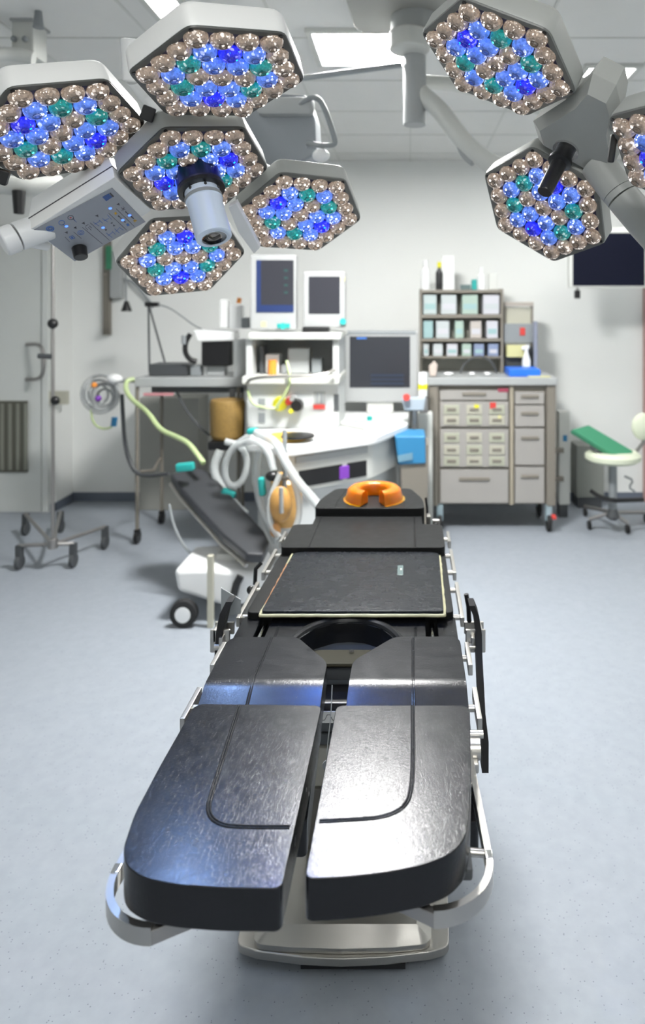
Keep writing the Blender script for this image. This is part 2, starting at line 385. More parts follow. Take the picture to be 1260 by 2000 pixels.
# left foot pad: outline counter-clockwise seen from above
LF = [(-0.163, 0.880), (-0.163, 1.285), (-0.400, 1.290), (-0.403, 1.12), (-0.402, 1.01), (-0.392, 0.945), (-0.376, 0.915), (-0.345, 0.896), (-0.30, 0.886), (-0.24, 0.881)]
RF = [(-0.136, 0.895), (-0.09, 0.897), (-0.03, 0.905), (0.02, 0.917), (0.055, 0.934), (0.078, 0.962), (0.088, 1.01), (0.098, 1.10), (0.112, 1.285), (-0.136, 1.285)]
pl = pad('foot_pad', rounded(LF, [0.012, 0.015, 0.02]+[0.02]*7), ZF, 0.056, T, 0.011); pl['label'] = 'left foot pad with a blue grey sheen'
pr = pad('foot_pad', rounded(RF, [0.012]+[0.02]*7+[0.02, 0.015]), ZF, 0.056, T, 0.011); pr['label'] = 'right foot pad with a white glare'
e = ZF+0.0002
seam([(-0.316, 1.283, e), (-0.306, 1.13, e), (-0.302, 1.06, e), (-0.297, 1.012, e), (-0.272, 0.988, e), (-0.235, 0.984, e), (-0.170, 0.984, e)], pl)
seam([(0.006, 1.283, e), (0.006, 1.13, e), (0.004, 1.07, e), (-0.004, 1.025, e), (-0.035, 1.003, e), (-0.08, 0.998, e), (-0.130, 0.995, e)], pr)
# thigh pads, bending down where they pass under the foot pads
def bend_leg(x, y):
    u = 1.435-y
    return 0.0 if u <= 0 else (-0.36*u*u/0.06 if u < 0.03 else -0.36*(u-0.015))
cuts = [1.17+0.02*i for i in range(12)]+[1.40+0.004*i for i in range(11)]
LT = [(-0.172, 1.16), (-0.178, 1.50), (-0.262, 1.615), (-0.4195, 1.615), (-0.4195, 1.16)]
RT = [(0.117, 1.16), (0.117, 1.617), (-0.035, 1.617), (-0.124, 1.505), (-0.128, 1.16)]
tl = pad('thigh_pad', rounded(LT, [0.01, 0.02, 0.02, 0.03, 0.01]), ZL, 0.06, T, 0.012, bend_leg, cuts); tl['label'] = 'left thigh pad cut away at its inner corner'
tr = pad('thigh_pad', rounded(RT, [0.01, 0.03, 0.02, 0.02, 0.01]), ZL, 0.06, T, 0.012, bend_leg, cuts); tr['label'] = 'right thigh pad cut away at its inner corner'
for px, par in ((-0.322, tl), (0.008, tr)):
    seam([(px, y, ZL+0.0002+bend_leg(0, y)) for y in [1.612-0.03*i for i in range(12)]], par)

# seat, back and head sections
SEAT = [(-0.418, 1.765), (0.113, 1.765), (0.113, 2.20), (-0.408, 2.20)]
sp = pad('seat_pad', rounded(SEAT, 0.02), 0.870, 0.065, T, 0.014, m='vinylfar')
BACK = [(-0.407, 2.175), (0.113, 2.175), (0.113, 2.405), (0.046, 2.41), (0.044, 2.53), (-0.338, 2.53), (-0.338, 2.41), (-0.405, 2.405)]
bp_ = pad('back_pad', rounded(BACK, [0.02, 0.02, 0.02, 0.006, 0.02, 0.02, 0.006, 0.02]), 0.894, 0.075, T, 0.010, m='vinylfar')
for x in (-0.318, 0.018): seam([(x, 2.18, 0.8942), (x, 2.35, 0.8942), (x, 2.52, 0.8942)], bp_, 'vinylfar', 0.003, 0.0016)
HEAD = [(-0.345, 2.505), (0.055, 2.505), (0.052, 2.62), (0.005, 2.78), (-0.295, 2.78), (-0.340, 2.62)]
hp = pad('head_pad', rounded(HEAD, [0.02, 0.02, 0.05, 0.03, 0.03, 0.05]), 0.922, 0.065, T, 0.014, m='vinylfar')
for x in (-0.272, -0.020): seam([(x, 2.51, 0.9222), (x, 2.6, 0.9222), (x+0.02*(1 if x < -0.1 else -1), 2.77, 0.9222)], hp, 'vinylfar', 0.003, 0.0016)

# perineal section between the seat and the leg pads, with its scooped cut-out
cs = pad('perineal_pad', rounded([(-0.350, 1.60), (-0.278, 1.60), (-0.262, 1.66), (-0.235, 1.705), (-0.19, 1.735), (-0.151, 1.742), (-0.112, 1.735), (-0.067, 1.705), (-0.04, 1.66), (-0.024, 1.60), (0.040, 1.60), (0.040, 1.80), (-0.350, 1.80)], 0.008, 3), 0.856, 0.075, T, 0.013)
mb = MB(); mb.tube([(x, y, z_+0.018) for x, y, z_ in [(-0.292, 1.60, 0.834), (-0.276, 1.665, 0.836), (-0.243, 1.715, 0.838), (-0.19, 1.748, 0.838), (-0.151, 1.753, 0.838), (-0.112, 1.748, 0.838), (-0.059, 1.715, 0.838), (-0.026, 1.665, 0.836), (-0.01, 1.60, 0.834)]], 0.011, 10, smooth=2)
mb.build('piping', M['vinyl'], cs)
for x in (-0.325, 0.015): seam([(x, 1.605, 0.8562), (x, 1.68, 0.8562), (x, 1.75, 0.8562)], cs, 'vinyl', 0.003, 0.002)
for x0, x1 in ((-0.425, -0.378), (0.070, 0.117)):
    pad('hinge_cover', rounded([(x0, 1.61), (x1, 1.61), (x1, 1.78), (x0, 1.78)], 0.012), 0.854, 0.06, T, 0.012)
for x in (-0.364, 0.056):
    MB().cyl((x, 1.63, 0.848), (x, 1.76, 0.848), 0.006, n=16).build('hinge_pin', M['chrome'], T)
mb = MB(); mb.bb(-0.30, 0.0, 1.622, 1.79, 0.792, 0.800, 0.003); mb.build('scoop_tray', M['rubber'], T)
mb = MB(); mb.box((-0.151, 1.645, 0.815), (0.26, 0.085, 0.008), (-0.10, 0, 0), 0.003); mb.build('drain_plate', M['olive'], T)
MB().cyl((-0.140, 1.665, 0.817), (-0.140, 1.665, 0.822), 0.006, n=12).build('screw', M['chrome'], T)
# frame under the pads
mb = MB(); mb.bb(-0.38, 0.08, 1.62, 2.6, 0.775, 0.806, 0.004); mb.bb(-0.33, 0.03, 2.55, 2.7, 0.82, 0.86, 0.004)
mb.build('top_frame', M['darkgrey'], T)
mb = MB(); mb.bb(-0.26, -0.04, 1.545, 1.625, 0.735, 0.765, 0.004); mb.build('cross_bar', M['black'], T)
o = MB().box((-0.150, 1.54, 0.737), (0.14, 0.003, 0.025)).build('maker_label', M['paper'], T)
mb = MB()
mb.tube([(-0.195+0.006*i, 1.538, 0.737+0.006*(1 if (i//2) % 2 else -1)) for i in range(7)], 0.0007, 6)
mb.bb(-0.150, -0.143, 1.537, 1.5385, 0.729, 0.746)
mb.build('print', M['icon'], o)
# leg section carriers below the leg pads
for x in (-0.30, 0.02):
    mb = MB(); mb.bb(x-0.07, x+0.07, 0.97, 1.60, 0.775 if False else 0.818, 0.853, 0.004) if False else mb.bb(x-0.07, x+0.07, 0.98, 1.22, 0.835, 0.853, 0.004)
    mb.bb(x-0.05, x+0.05, 1.15, 1.62, 0.745, 0.775, 0.004)
    mb.bb(x-0.05, x+0.05, 1.15, 1.19, 0.745, 0.84, 0.004)
    mb.build('leg_carrier', M['darkgrey'], T)
# cord with a small clear tag hanging in the gap
mb = MB(); mb.tube([(-0.168, 1.50, 0.83), (-0.167, 1.47, 0.78), (-0.172, 1.44, 0.73), (-0.170, 1.43, 0.714)], 0.0012, 6, smooth=2); cd = mb.build('cord', M['palegrey'], T)
MB().cyl((-0.169, 1.432, 0.702), (-0.169, 1.428, 0.702), 0.011, n=20).build('clear_tag', M['midgrey'], cd)

# side rails, right then left
def rail(x, y0, y1, z=0.8475, parent=T):
    return MB().bb(x-0.005, x+0.005, y0, y1, z-0.0125, z+0.0125, 0.0015).build('side_rail', M['steel'], parent)
def post(x0, x1, y, z=0.847, parent=T):
    return MB().cyl((x0, y, z), (x1, y, z), 0.007, n=14).build('rail_post', M['steel'], parent)
for y0, y1 in ((2.335, 2.44), (2.06, 2.26), (1.76, 1.99), (1.528, 1.633), (1.328, 1.439)):
    for s in (1, -1):
        x = TX + s*0.286; rail(x, y0, y1)
        for yy in ((y0+0.03, y1-0.03) if y1-y0 > 0.15 else ((y0+y1)/2,)): post(x-s*0.004, x-s*0.05, yy)
for s in (1, -1):
    x = TX+s*0.262
    MB().bb(x-0.003, x+0.003, 1.60, 2.5, 0.79, 0.835, 0.002).build('frame_plate', M['steel'], T)
# receiver block at the head end
mb = MB(); mb.bb(0.062, 0.075, 2.46, 2.50, 0.85, 0.905, 0.002); mb.build('head_socket', M['steel'], T)
mb = MB(); mb.bb(0.082, 0.108, 2.45, 2.47, 0.845, 0.895, 0.004); mb.bb(0.088, 0.102, 2.445, 2.452, 0.855, 0.885, 0.002, 1); mb.build('rail_clamp', [M['steeld'], M['black']], T)
mb = MB(); mb.tube([(0.066, 2.52, 0.86), (0.064, 2.53, 0.92), (0.060, 2.54, 0.95)], 0.005, 8); mb.build('release_lever', M['black'], T)
mb = MB(); mb.tube([(-0.452, 2.02, 0.84), (-0.450, 2.02, 0.885), (-0.435, 2.03, 0.90)], 0.006, 8); mb.build('release_lever', M['black'], T)
mb = MB(); mb.ball((-0.449, 1.955, 0.85), 0.012); mb.build('clamp_knob', M['black'], T)

# foot end rails: straight bar that turns round the outer corner of each foot pad
def foot_rail(s):
    xo = 0.117 if s > 0 else -0.420
    mb = MB(); R = 0.085; yf = 0.925 if s > 0 else 0.900; path = []
    for i in range(9): path.append(((xo-s*0.02*(1-i/8.0)) if False else xo-s*0.010*(1-i/8.0), 1.27-(1.27-yf-R)*i/8.0))
    for k in range(1, 13):
        a = (PI/2)*k/12; path.append((xo-s*R*(1-math.cos(a)), yf+R-R*math.sin(a)))
    w_, hh = 0.010, 0.024; z = 0.834
    outs = []; ins = []
    for i, p in enumerate(path):
        p = Vector(p); d = (Vector(path[min(i+1, len(path)-1)])-Vector(path[max(i-1, 0)])).normalized(); nrm = Vector((d.y, -d.x))
        outs.append(p+nrm*w_/2); ins.append(p-nrm*w_/2)
    t = bmesh.new(); rows = []
    for a, b2 in zip(outs, ins):
        rows.append([t.verts.new((q.x, q.y, zz)) for q, zz in ((a, z-hh/2), (a, z+hh/2), (b2, z+hh/2), (b2, z-hh/2))])
    for r0, r1 in zip(rows, rows[1:]):
        for k in range(4): t.faces.new((r0[k], r0[(k+1) % 4], r1[(k+1) % 4], r1[k]))
    t.faces.new(rows[0]); t.faces.new(rows[-1][::-1]); bmesh.ops.recalc_face_normals(t, faces=t.faces)
    mb._merge(t, 0, True); o = mb.build('foot_rail', M['steel'], T)
    pe = path[-1]
    q = MB(); q.box(((pe[0]-s*0.035), pe[1]+0.022, z-0.003), (0.09, 0.012, 0.02), (0, 0, -s*0.5), 0.002); q.build('bracket', M['steeld'], o)
    for yy in (1.03, 1.18):
        q = MB(); q.cyl((xo-s*0.006, yy, z+0.002), (xo-s*0.07, yy, z+0.008), 0.006, n=14); q.build('rail_post', M['steel'], o)
    q = MB(); q.bb(xo-s*0.0055, xo+s*0.0055, yf+R-0.004, yf+R+0.014, z-0.0135, z+0.0135, 0.002); q.build('collar', M['chrome'], o)
foot_rail(1); foot_rail(-1)
# knuckle joint on the right rail
mb = MB(); mb.cyl((0.108, 1.275, 0.835), (0.130, 1.275, 0.835), 0.018, n=20); mb.cyl((0.112, 1.295, 0.850), (0.138, 1.295, 0.850), 0.007, n=14); mb.bb(0.10, 0.125, 1.24, 1.31, 0.812, 0.83, 0.003)
mb.build('knuckle_joint', M['steel'], T)
mb = MB(); mb.cyl((-0.420, 1.275, 0.80), (-0.40, 1.275, 0.80), 0.018, n=20); mb.bb(-0.42, -0.40, 1.24, 1.31, 0.79, 0.805, 0.003); mb.build('knuckle_joint', M['steel'], T)

# rail clamps that carry the black arm straps
def strap_clamp(s, y):
    x = TX+s*0.292; t = MB()
    t.bb(x-0.004 if s > 0 else x-0.045, x+0.045 if s > 0 else x+0.004, y-0.012, y-0.004, 0.805, 0.862, 0.003)
    t.bb(x-0.004 if s > 0 else x-0.045, x+0.045 if s > 0 else x+0.004, y+0.03, y+0.038, 0.83, 0.862, 0.003)
    t.bb(x+s*0.034-0.004, x+s*0.034+0.004, y-0.012, y+0.038, 0.83, 0.862, 0.002)
    t.cyl((x, y-0.022, 0.825), (x+s*0.03, y-0.022, 0.825), 0.008, n=16)
    t.bb(x+s*0.014-0.005, x+s*0.014+0.005, y-0.028, y-0.010, 0.815, 0.85, 0.002)
    return t.build('rail_clamp', M['steel'], T)
strap_clamp(1, 1.70); strap_clamp(-1, 1.70)

def strap(label, s, path, width, thick=0.008):
    """hanging webbing: a ribbon wide in y, thin in x, that follows the path of (x, z, y)"""
    mb = MB(); t = bmesh.new(); rows = []
    for i, (x, y, z) in enumerate(path):
        ww = width*(1+0.10*math.sin(i*1.9))
        rows.append([t.verts.new((x+dx, y+dy, z)) for dx, dy in ((-thick/2, -ww/2), (thick/2, -ww/2), (thick/2, ww/2), (-thick/2, ww/2))])
    for r0, r1 in zip(rows, rows[1:]):
        for k in range(4): t.faces.new((r0[k], r0[(k+1) % 4], r1[(k+1) % 4], r1[k]))
    t.faces.new(rows[0]); t.faces.new(rows[-1]); bmesh.ops.recalc_face_normals(t, faces=t.faces)
    bmesh.ops.subdivide_edges(t, edges=t.edges[:], cuts=1, use_grid_fill=True)
    mb._merge(t, 0); o = mb.build('arm_strap', M['strap']); return tag(o, label, 'strap')
strap('long black arm strap hanging down the right side of the operating table', 1,
      [(0.152, 1.70, 0.925), (0.162, 1.70, 0.90), (0.168, 1.69, 0.86), (0.166, 1.66, 0.82), (0.164, 1.61, 0.78), (0.163, 1.57, 0.74), (0.166, 1.53, 0.70), (0.162, 1.50, 0.655)], 0.045, 0.014)
strap('short black arm strap hanging on the left side of the operating table', -1,
      [(-0.444, 1.72, 0.925), (-0.456, 1.71, 0.90), (-0.463, 1.70, 0.86), (-0.464, 1.69, 0.80), (-0.462, 1.68, 0.74), (-0.460, 1.67, 0.68)], 0.04, 0.016)
mb = MB(); mb.tube([(0.150, 1.735, 0.86), (0.148, 1.735, 0.90), (0.142, 1.735, 0.930)], 0.006, 8); mb.build('strap_post', M['black'], T)
mb = MB(); mb.prism([(-0.480, 1.76, 0.86), (-0.480, 1.76, 0.935), (-0.43, 1.76, 0.905), (-0.43, 1.76, 0.87)], (0, 0.004, 0)); mb.build('clamp_shield', M['midgrey'], T)

# column and base
mb = MB(); mb.bb(-0.30, 0.00, 1.99, 2.42, 0.08, 0.262, 0.004); mb.build('column_foot', M['colgrey'], T)
mb = MB(); mb.bb(-0.285, -0.015, 2.0, 2.41, 0.262, 0.375, 0.004); mb.build('column_sleeve', M['colpale'], T)
mb = MB()
for k in range(12): mb.bb(-0.27+0.008*(k % 2), -0.03-0.008*(k % 2), 2.01+0.008*(k % 2), 2.38, 0.375+k*0.034, 0.375+(k+1)*0.034, 0.004)
mb.build('column_bellows', M['darkgrey'], T)
BP = [(-0.436, 1.742), (-0.38, 1.724), (-0.27, 1.709), (-0.168, 1.704), (-0.06, 1.709), (0.05, 1.722), (0.100, 1.737), (0.104, 1.84), (0.104, 2.9), (-0.442, 2.9), (-0.442, 1.84)]
def lift(o, z): return [(x, y, z) for x, y in o]
mb = MB(); mb.prism(lift(rounded(BP, [0.02]+[0.0]*5+[0.02, 0, 0.03, 0.03, 0], 5), 0.022), (0, 0, 0.022), 0, 0.003)
mb.build('base_plate', M['steel'], T)
mb = MB(); mb.bb(-0.40, 0.06, 1.76, 2.86, 0.0, 0.026, 0.01); mb.build('base_foot', M['rubber'], T)
def inset(o, cx, d): return [(x+(d if x < cx else -d), y+(d if y < 2.3 else -d)) for x, y in o]
B0 = [(-0.394, 1.728), (-0.30, 1.719), (-0.168, 1.714), (-0.04, 1.718), (0.055, 1.728), (0.058, 2.8), (-0.396, 2.8)]
B0r = rounded(B0, [0.03, 0, 0, 0, 0.03, 0.03, 0.03], 6)
def shrink(o, d):
    c = Vector((-0.168, 2.25)); out = []
    for x, y in o:
        out.append((x+(d if x < -0.168 else -d)*min(1, abs(x+0.168)/0.2), y+(d*0.9 if y < 2.25 else -d)))
    return out
mb = MB(); mb.prism(lift(B0r, 0.044), (0, 0, 0.016), 0, 0.002); mb.build('base_cover_skirt', M['steel'], T)
mb = MB()
t = bmesh.new(); A = [t.verts.new(v) for v in lift(B0r, 0.060)]; B = [t.verts.new(v) for v in lift([(min(max(x, -0.352), 0.018), max(y+0.0, 1.748) if y < 2.25 else 2.76) for x, y in B0r], 0.090)]
for i in range(len(A)): t.faces.new((A[i], A[(i+1) % len(A)], B[(i+1) % len(A)], B[i]))
t.faces.new(B); bmesh.ops.remove_doubles(t, verts=t.verts, dist=1e-5); bmesh.ops.recalc_face_normals(t, faces=t.faces); mb._merge(t, 0)
mb.build('base_cover', M['steel'], T, 20)
MB().bb(-0.27, -0.01, 1.712, 1.73, 0.010, 0.0225, 0.001).build('base_bumper', M['black'], T)

# ------------------------------------------------------------------ things on the table
G = thing('gel_mat', (-0.14, 1.95, 0.870), 'thin dark gel mat with a yellowed welded edge on the table seat', 'mat')
go = rounded([(-0.374, 1.742), (0.086, 1.742), (0.092, 2.165), (-0.362, 2.165)], [0.01, 0.01, 0.03, 0.03])
mb = MB(); mb._merge(pad_mesh(go, 0.884, 0.013, 0.005, None, None, 3), 0); mb.build('gel_pad', M['gel'], G)
def edge_tube(p0, p1, m, name='welded_edge', r=0.0042):
    n = 26; pts = []
    for i in range(n+1):
        s = i/n; p = Vector(p0)*(1-s)+Vector(p1)*s
        pts.append(p+Vector((random.uniform(-1, 1)*0.0011, random.uniform(-1, 1)*0.0011, 0)))
    return MB().tube(pts, r, 8).build(name, m, G)
z = 0.8745
edge_tube((-0.377, 1.739, z), (0.089, 1.739, z), M['weld'])
edge_tube((0.089, 1.739, z), (0.094, 2.15, z), M['weld'])
edge_tube((-0.377, 1.739, z), (-0.374, 1.80, z), M['weld'])
q = edge_tube((-0.374, 1.80, z), (-0.368, 2.08, z), M['weldrust']); q['label'] = 'orange stained stretch of the welded edge'
edge_tube((-0.368, 2.08, z), (-0.366, 2.165, z), M['weld'])
a = FL(782, 1113, 0.8855)
mb = MB(); mb.box((a.x, a.y, 0.8846), (0.017, 0.075, 0.0012), None, 0.0004); tp = mb.build('tape_patch', M['film'], G)
MB().box((a.x+0.002, a.y+0.005, 0.8856), (0.004, 0.012, 0.0006)).build('painted_glare', M['paper'], tp)  # painted highlight: a small white box on the tape

def horseshoe():
    cx, cy, zb = -0.134, 2.622, 0.9232
    mb = MB(); t = bmesh.new(); rows = []
    prof = [(0.052, 0.0), (0.050, 0.012), (0.053, 0.036), (0.060, 0.045), (0.073, 0.049), (0.090, 0.046), (0.100, 0.038), (0.107, 0.012), (0.109, 0.002), (0.117, 0.001), (0.117, 0.0)]
    a0, a1 = math.radians(-90+24), math.radians(270-24); n = 56
    for i in range(n+1):
        a = a0+(a1-a0)*i/n
        rows.append([t.verts.new((cx+r*math.cos(a), cy+r*1.0*math.sin(a), zb+h)) for r, h in prof])
    k = len(prof)
    for r0, r1 in zip(rows, rows[1:]):
        for j in range(k): t.faces.new((r0[j], r0[(j+1) % k], r1[(j+1) % k], r1[j]))
    t.faces.new(rows[0][::-1]); t.faces.new(rows[-1]); bmesh.ops.recalc_face_normals(t, faces=t.faces)
    mb._merge(t, 0); m = bpy.data.materials.new('amber gel'); m.use_nodes = True; nt = m.node_tree; b = nt.nodes['Principled BSDF']
    b.inputs['Base Color'].default_value = (0.78, 0.25, 0.008, 1); b.inputs['Roughness'].default_value = 0.16
    b.inputs['Transmission Weight'].default_value = 0.35; b.inputs['IOR'].default_value = 1.42
    b.inputs['Subsurface Weight'].default_value = 0.6; b.inputs['Subsurface Radius'].default_value = (1, 0.4, 0.05); b.inputs['Subsurface Scale'].default_value = 0.03
    n_ = nt.nodes.new('ShaderNodeTexNoise'); n_.inputs['Scale'].default_value = 180; n_.inputs['Detail'].default_value = 5
    tc = nt.nodes.new('ShaderNodeTexCoord'); nt.links.new(tc.outputs['Object'], n_.inputs['Vector'])
    bp = nt.nodes.new('ShaderNodeBump'); bp.inputs['Strength'].default_value = 0.7; bp.inputs['Distance'].default_value = 0.002
    nt.links.new(n_.outputs['Fac'], bp.inputs['Height']); nt.links.new(bp.outputs['Normal'], b.inputs['Normal'])
    o = mb.build('gel_head_ring', m, None, 40)
    return tag(o, 'amber horseshoe gel ring lying on the black head pad', 'head ring')
horseshoe()

# ------------------------------------------------------------------ surgical lights
def lens_mat(name, tint, estr, spark):
    m = bpy.data.materials.new(name); m.use_nodes = True; nt = m.node_tree; b = nt.nodes['Principled BSDF']
    N = lambda t: nt.nodes.new(t); Lk = nt.links.new
    tc = N('ShaderNodeTexCoord'); oi = N('ShaderNodeObjectInfo')
    ad = N('ShaderNodeVectorMath'); ad.operation = 'ADD'; Lk(tc.outputs['Object'], ad.inputs[0])
    mu = N('ShaderNodeMath'); mu.operation = 'MULTIPLY'; mu.inputs[1].default_value = 3.7; Lk(oi.outputs['Random'], mu.inputs[0]); Lk(mu.outputs[0], ad.inputs[1])
    v = N('ShaderNodeTexVoronoi'); v.inputs['Scale'].default_value = 210; v.inputs['Randomness'].default_value = 1; Lk(ad.outputs[0], v.inputs['Vector'])
    sep = N('ShaderNodeSeparateColor'); Lk(v.outputs['Color'], sep.inputs[0])
    # facet glints and a bright dome rim are painted into the lens glow
    mr = N('ShaderNodeMapRange'); mr.inputs['From Min'].default_value = 0.88; mr.inputs['From Max'].default_value = 1.0
    mr.inputs['To Min'].default_value = 0.0; mr.inputs['To Max'].default_value = spark; Lk(sep.outputs[0], mr.inputs['Value'])
    sx = N('ShaderNodeSeparateXYZ'); Lk(tc.outputs['Object'], sx.inputs[0])
    xy = N('ShaderNodeCombineXYZ'); Lk(sx.outputs[0], xy.inputs[0]); Lk(sx.outputs[1], xy.inputs[1])
    ln = N('ShaderNodeVectorMath'); ln.operation = 'LENGTH'; Lk(xy.outputs[0], ln.inputs[0])
    base = N('ShaderNodeMapRange'); base.interpolation_type = 'SMOOTHSTEP'; base.inputs['From Min'].default_value = 0.006; base.inputs['From Max'].default_value = 0.021
    base.inputs['To Min'].default_value = estr*0.22; base.inputs['To Max'].default_value = estr*1.25; Lk(ln.outputs['Value'], base.inputs['Value'])
    vv = N('ShaderNodeMapRange'); vv.inputs['To Min'].default_value = 0.55; vv.inputs['To Max'].default_value = 1.35; Lk(sep.outputs[1], vv.inputs['Value'])
    bm_ = N('ShaderNodeMath'); bm_.operation = 'MULTIPLY'; Lk(base.outputs[0], bm_.inputs[0]); Lk(vv.outputs[0], bm_.inputs[1])
    su = N('ShaderNodeMath'); su.operation = 'ADD'; Lk(mr.outputs[0], su.inputs[0]); Lk(bm_.outputs[0], su.inputs[1])
    b.inputs['Base Color'].default_value = (*[min(1, c*0.8+0.05) for c in tint], 1)
    b.inputs['Metallic'].default_value = 0.55; b.inputs['Roughness'].default_value = 0.14; b.inputs['Coat Weight'].default_value = 0.6
    mx = N('ShaderNodeMix'); mx.data_type = 'RGBA'; mx.inputs['A'].default_value = (*tint, 1)
    mx.inputs['B'].default_value = (*[min(1, 0.55*c+0.45) for c in tint], 1)
    st = N('ShaderNodeMapRange'); st.inputs['From Min'].default_value = 0.88; st.inputs['From Max'].default_value = 0.96; Lk(sep.outputs[0], st.inputs['Value'])
    Lk(st.outputs[0], mx.inputs['Factor']); Lk(mx.outputs['Result'], b.inputs['Emission Color']); Lk(su.outputs[0], b.inputs['Emission Strength'])
    bp = N('ShaderNodeBump'); bp.inputs['Strength'].default_value = 0.9; bp.inputs['Distance'].default_value = 0.003
    Lk(v.outputs['Distance'], bp.inputs['Height']); Lk(bp.outputs['Normal'], b.inputs['Normal'])
    m.cycles.emission_sampling = 'NONE'
    return m
LENS = {
 'W': (lens_mat('warm white lens', (0.34, 0.26, 0.20), 0.6, 1.8), (1.0, 0.93, 0.86), (0.10, 0.075, 0.055)),
 'B': (lens_mat('blue white lens', (0.10, 0.22, 0.80), 0.9, 1.3), (0.75, 0.85, 1.0), (0.05, 0.09, 0.35)),
 'D': (lens_mat('deep blue lens', (0.01, 0.015, 0.95), 0.8, 0.6), (0.0, 0.45, 1.0), (0.01, 0.01, 0.6)),
 'T': (lens_mat('teal lens', (0.0, 0.26, 0.25), 0.75, 0.7), (0.1, 0.9, 0.8), (0.0, 0.12, 0.12))}
def lens_mesh(kind, r=0.0214):
    m, core, ring = LENS[kind]; mb = MB()
    mb.lathe([(r, -0.004), (r*1.02, 0.003), (r*0.96, 0.009), (r*0.78, 0.0145), (r*0.50, 0.0175), (r*0.26, 0.0185), (r*0.22, 0.0165), (0, 0.0165)], Matrix(), 18)
    t = bmesh.new(); bmesh.ops.create_uvsphere(t, u_segments=10, v_segments=6, radius=0.0036)
    bmesh.ops.translate(t, vec=(0, 0.0095, 0.0150), verts=t.verts); mb._merge(t, 1)
    for k in range(5):                                 # tiny glowing beads painted in as glints on the facets
        a = random.uniform(0, 2*PI); rr = random.uniform(0.5, 0.9)*r
        t = bmesh.new(); bmesh.ops.create_uvsphere(t, u_segments=6, v_segments=4, radius=random.uniform(0.0006, 0.0012))
        zz = 0.0175 if rr < 0.55*r else (0.0145 if rr < 0.8*r else 0.0105)
        bmesh.ops.translate(t, vec=(rr*math.cos(a), rr*math.sin(a), zz), verts=t.verts); mb._merge(t, 1)
    tt = []
    for i in range(16): tt.append((r*0.34*math.cos(2*PI*i/16), r*0.34*math.sin(2*PI*i/16), 0.0182))
    mb.tube(tt, 0.0010, 6, 2, closed=True)
    me = bpy.data.meshes.new('led_lens_'+kind); mb.bm.to_mesh(me); mb.bm.free()
    for x in (m, LENS_CORE[kind], LENS_RING[kind]): me.materials.append(x)
    me.set_sharp_from_angle(angle=math.radians(40)); return me
LENS_CORE, LENS_RING = {}, {}
for k, (m, core, ring) in LENS.items():
    LENS_CORE[k] = mat('diode glint '+k, core, 0.3, emis=core, estr=(9 if k in 'WB' else 2.5)); LENS_CORE[k].cycles.emission_sampling = 'NONE'  # bead material for the highlights painted onto each lens
    LENS_RING[k] = mat('lens ring '+k, ring, 0.2, coat=0.5)
LM = {k: [lens_mesh(k) for _ in range(2)] for k in 'WBDT'}

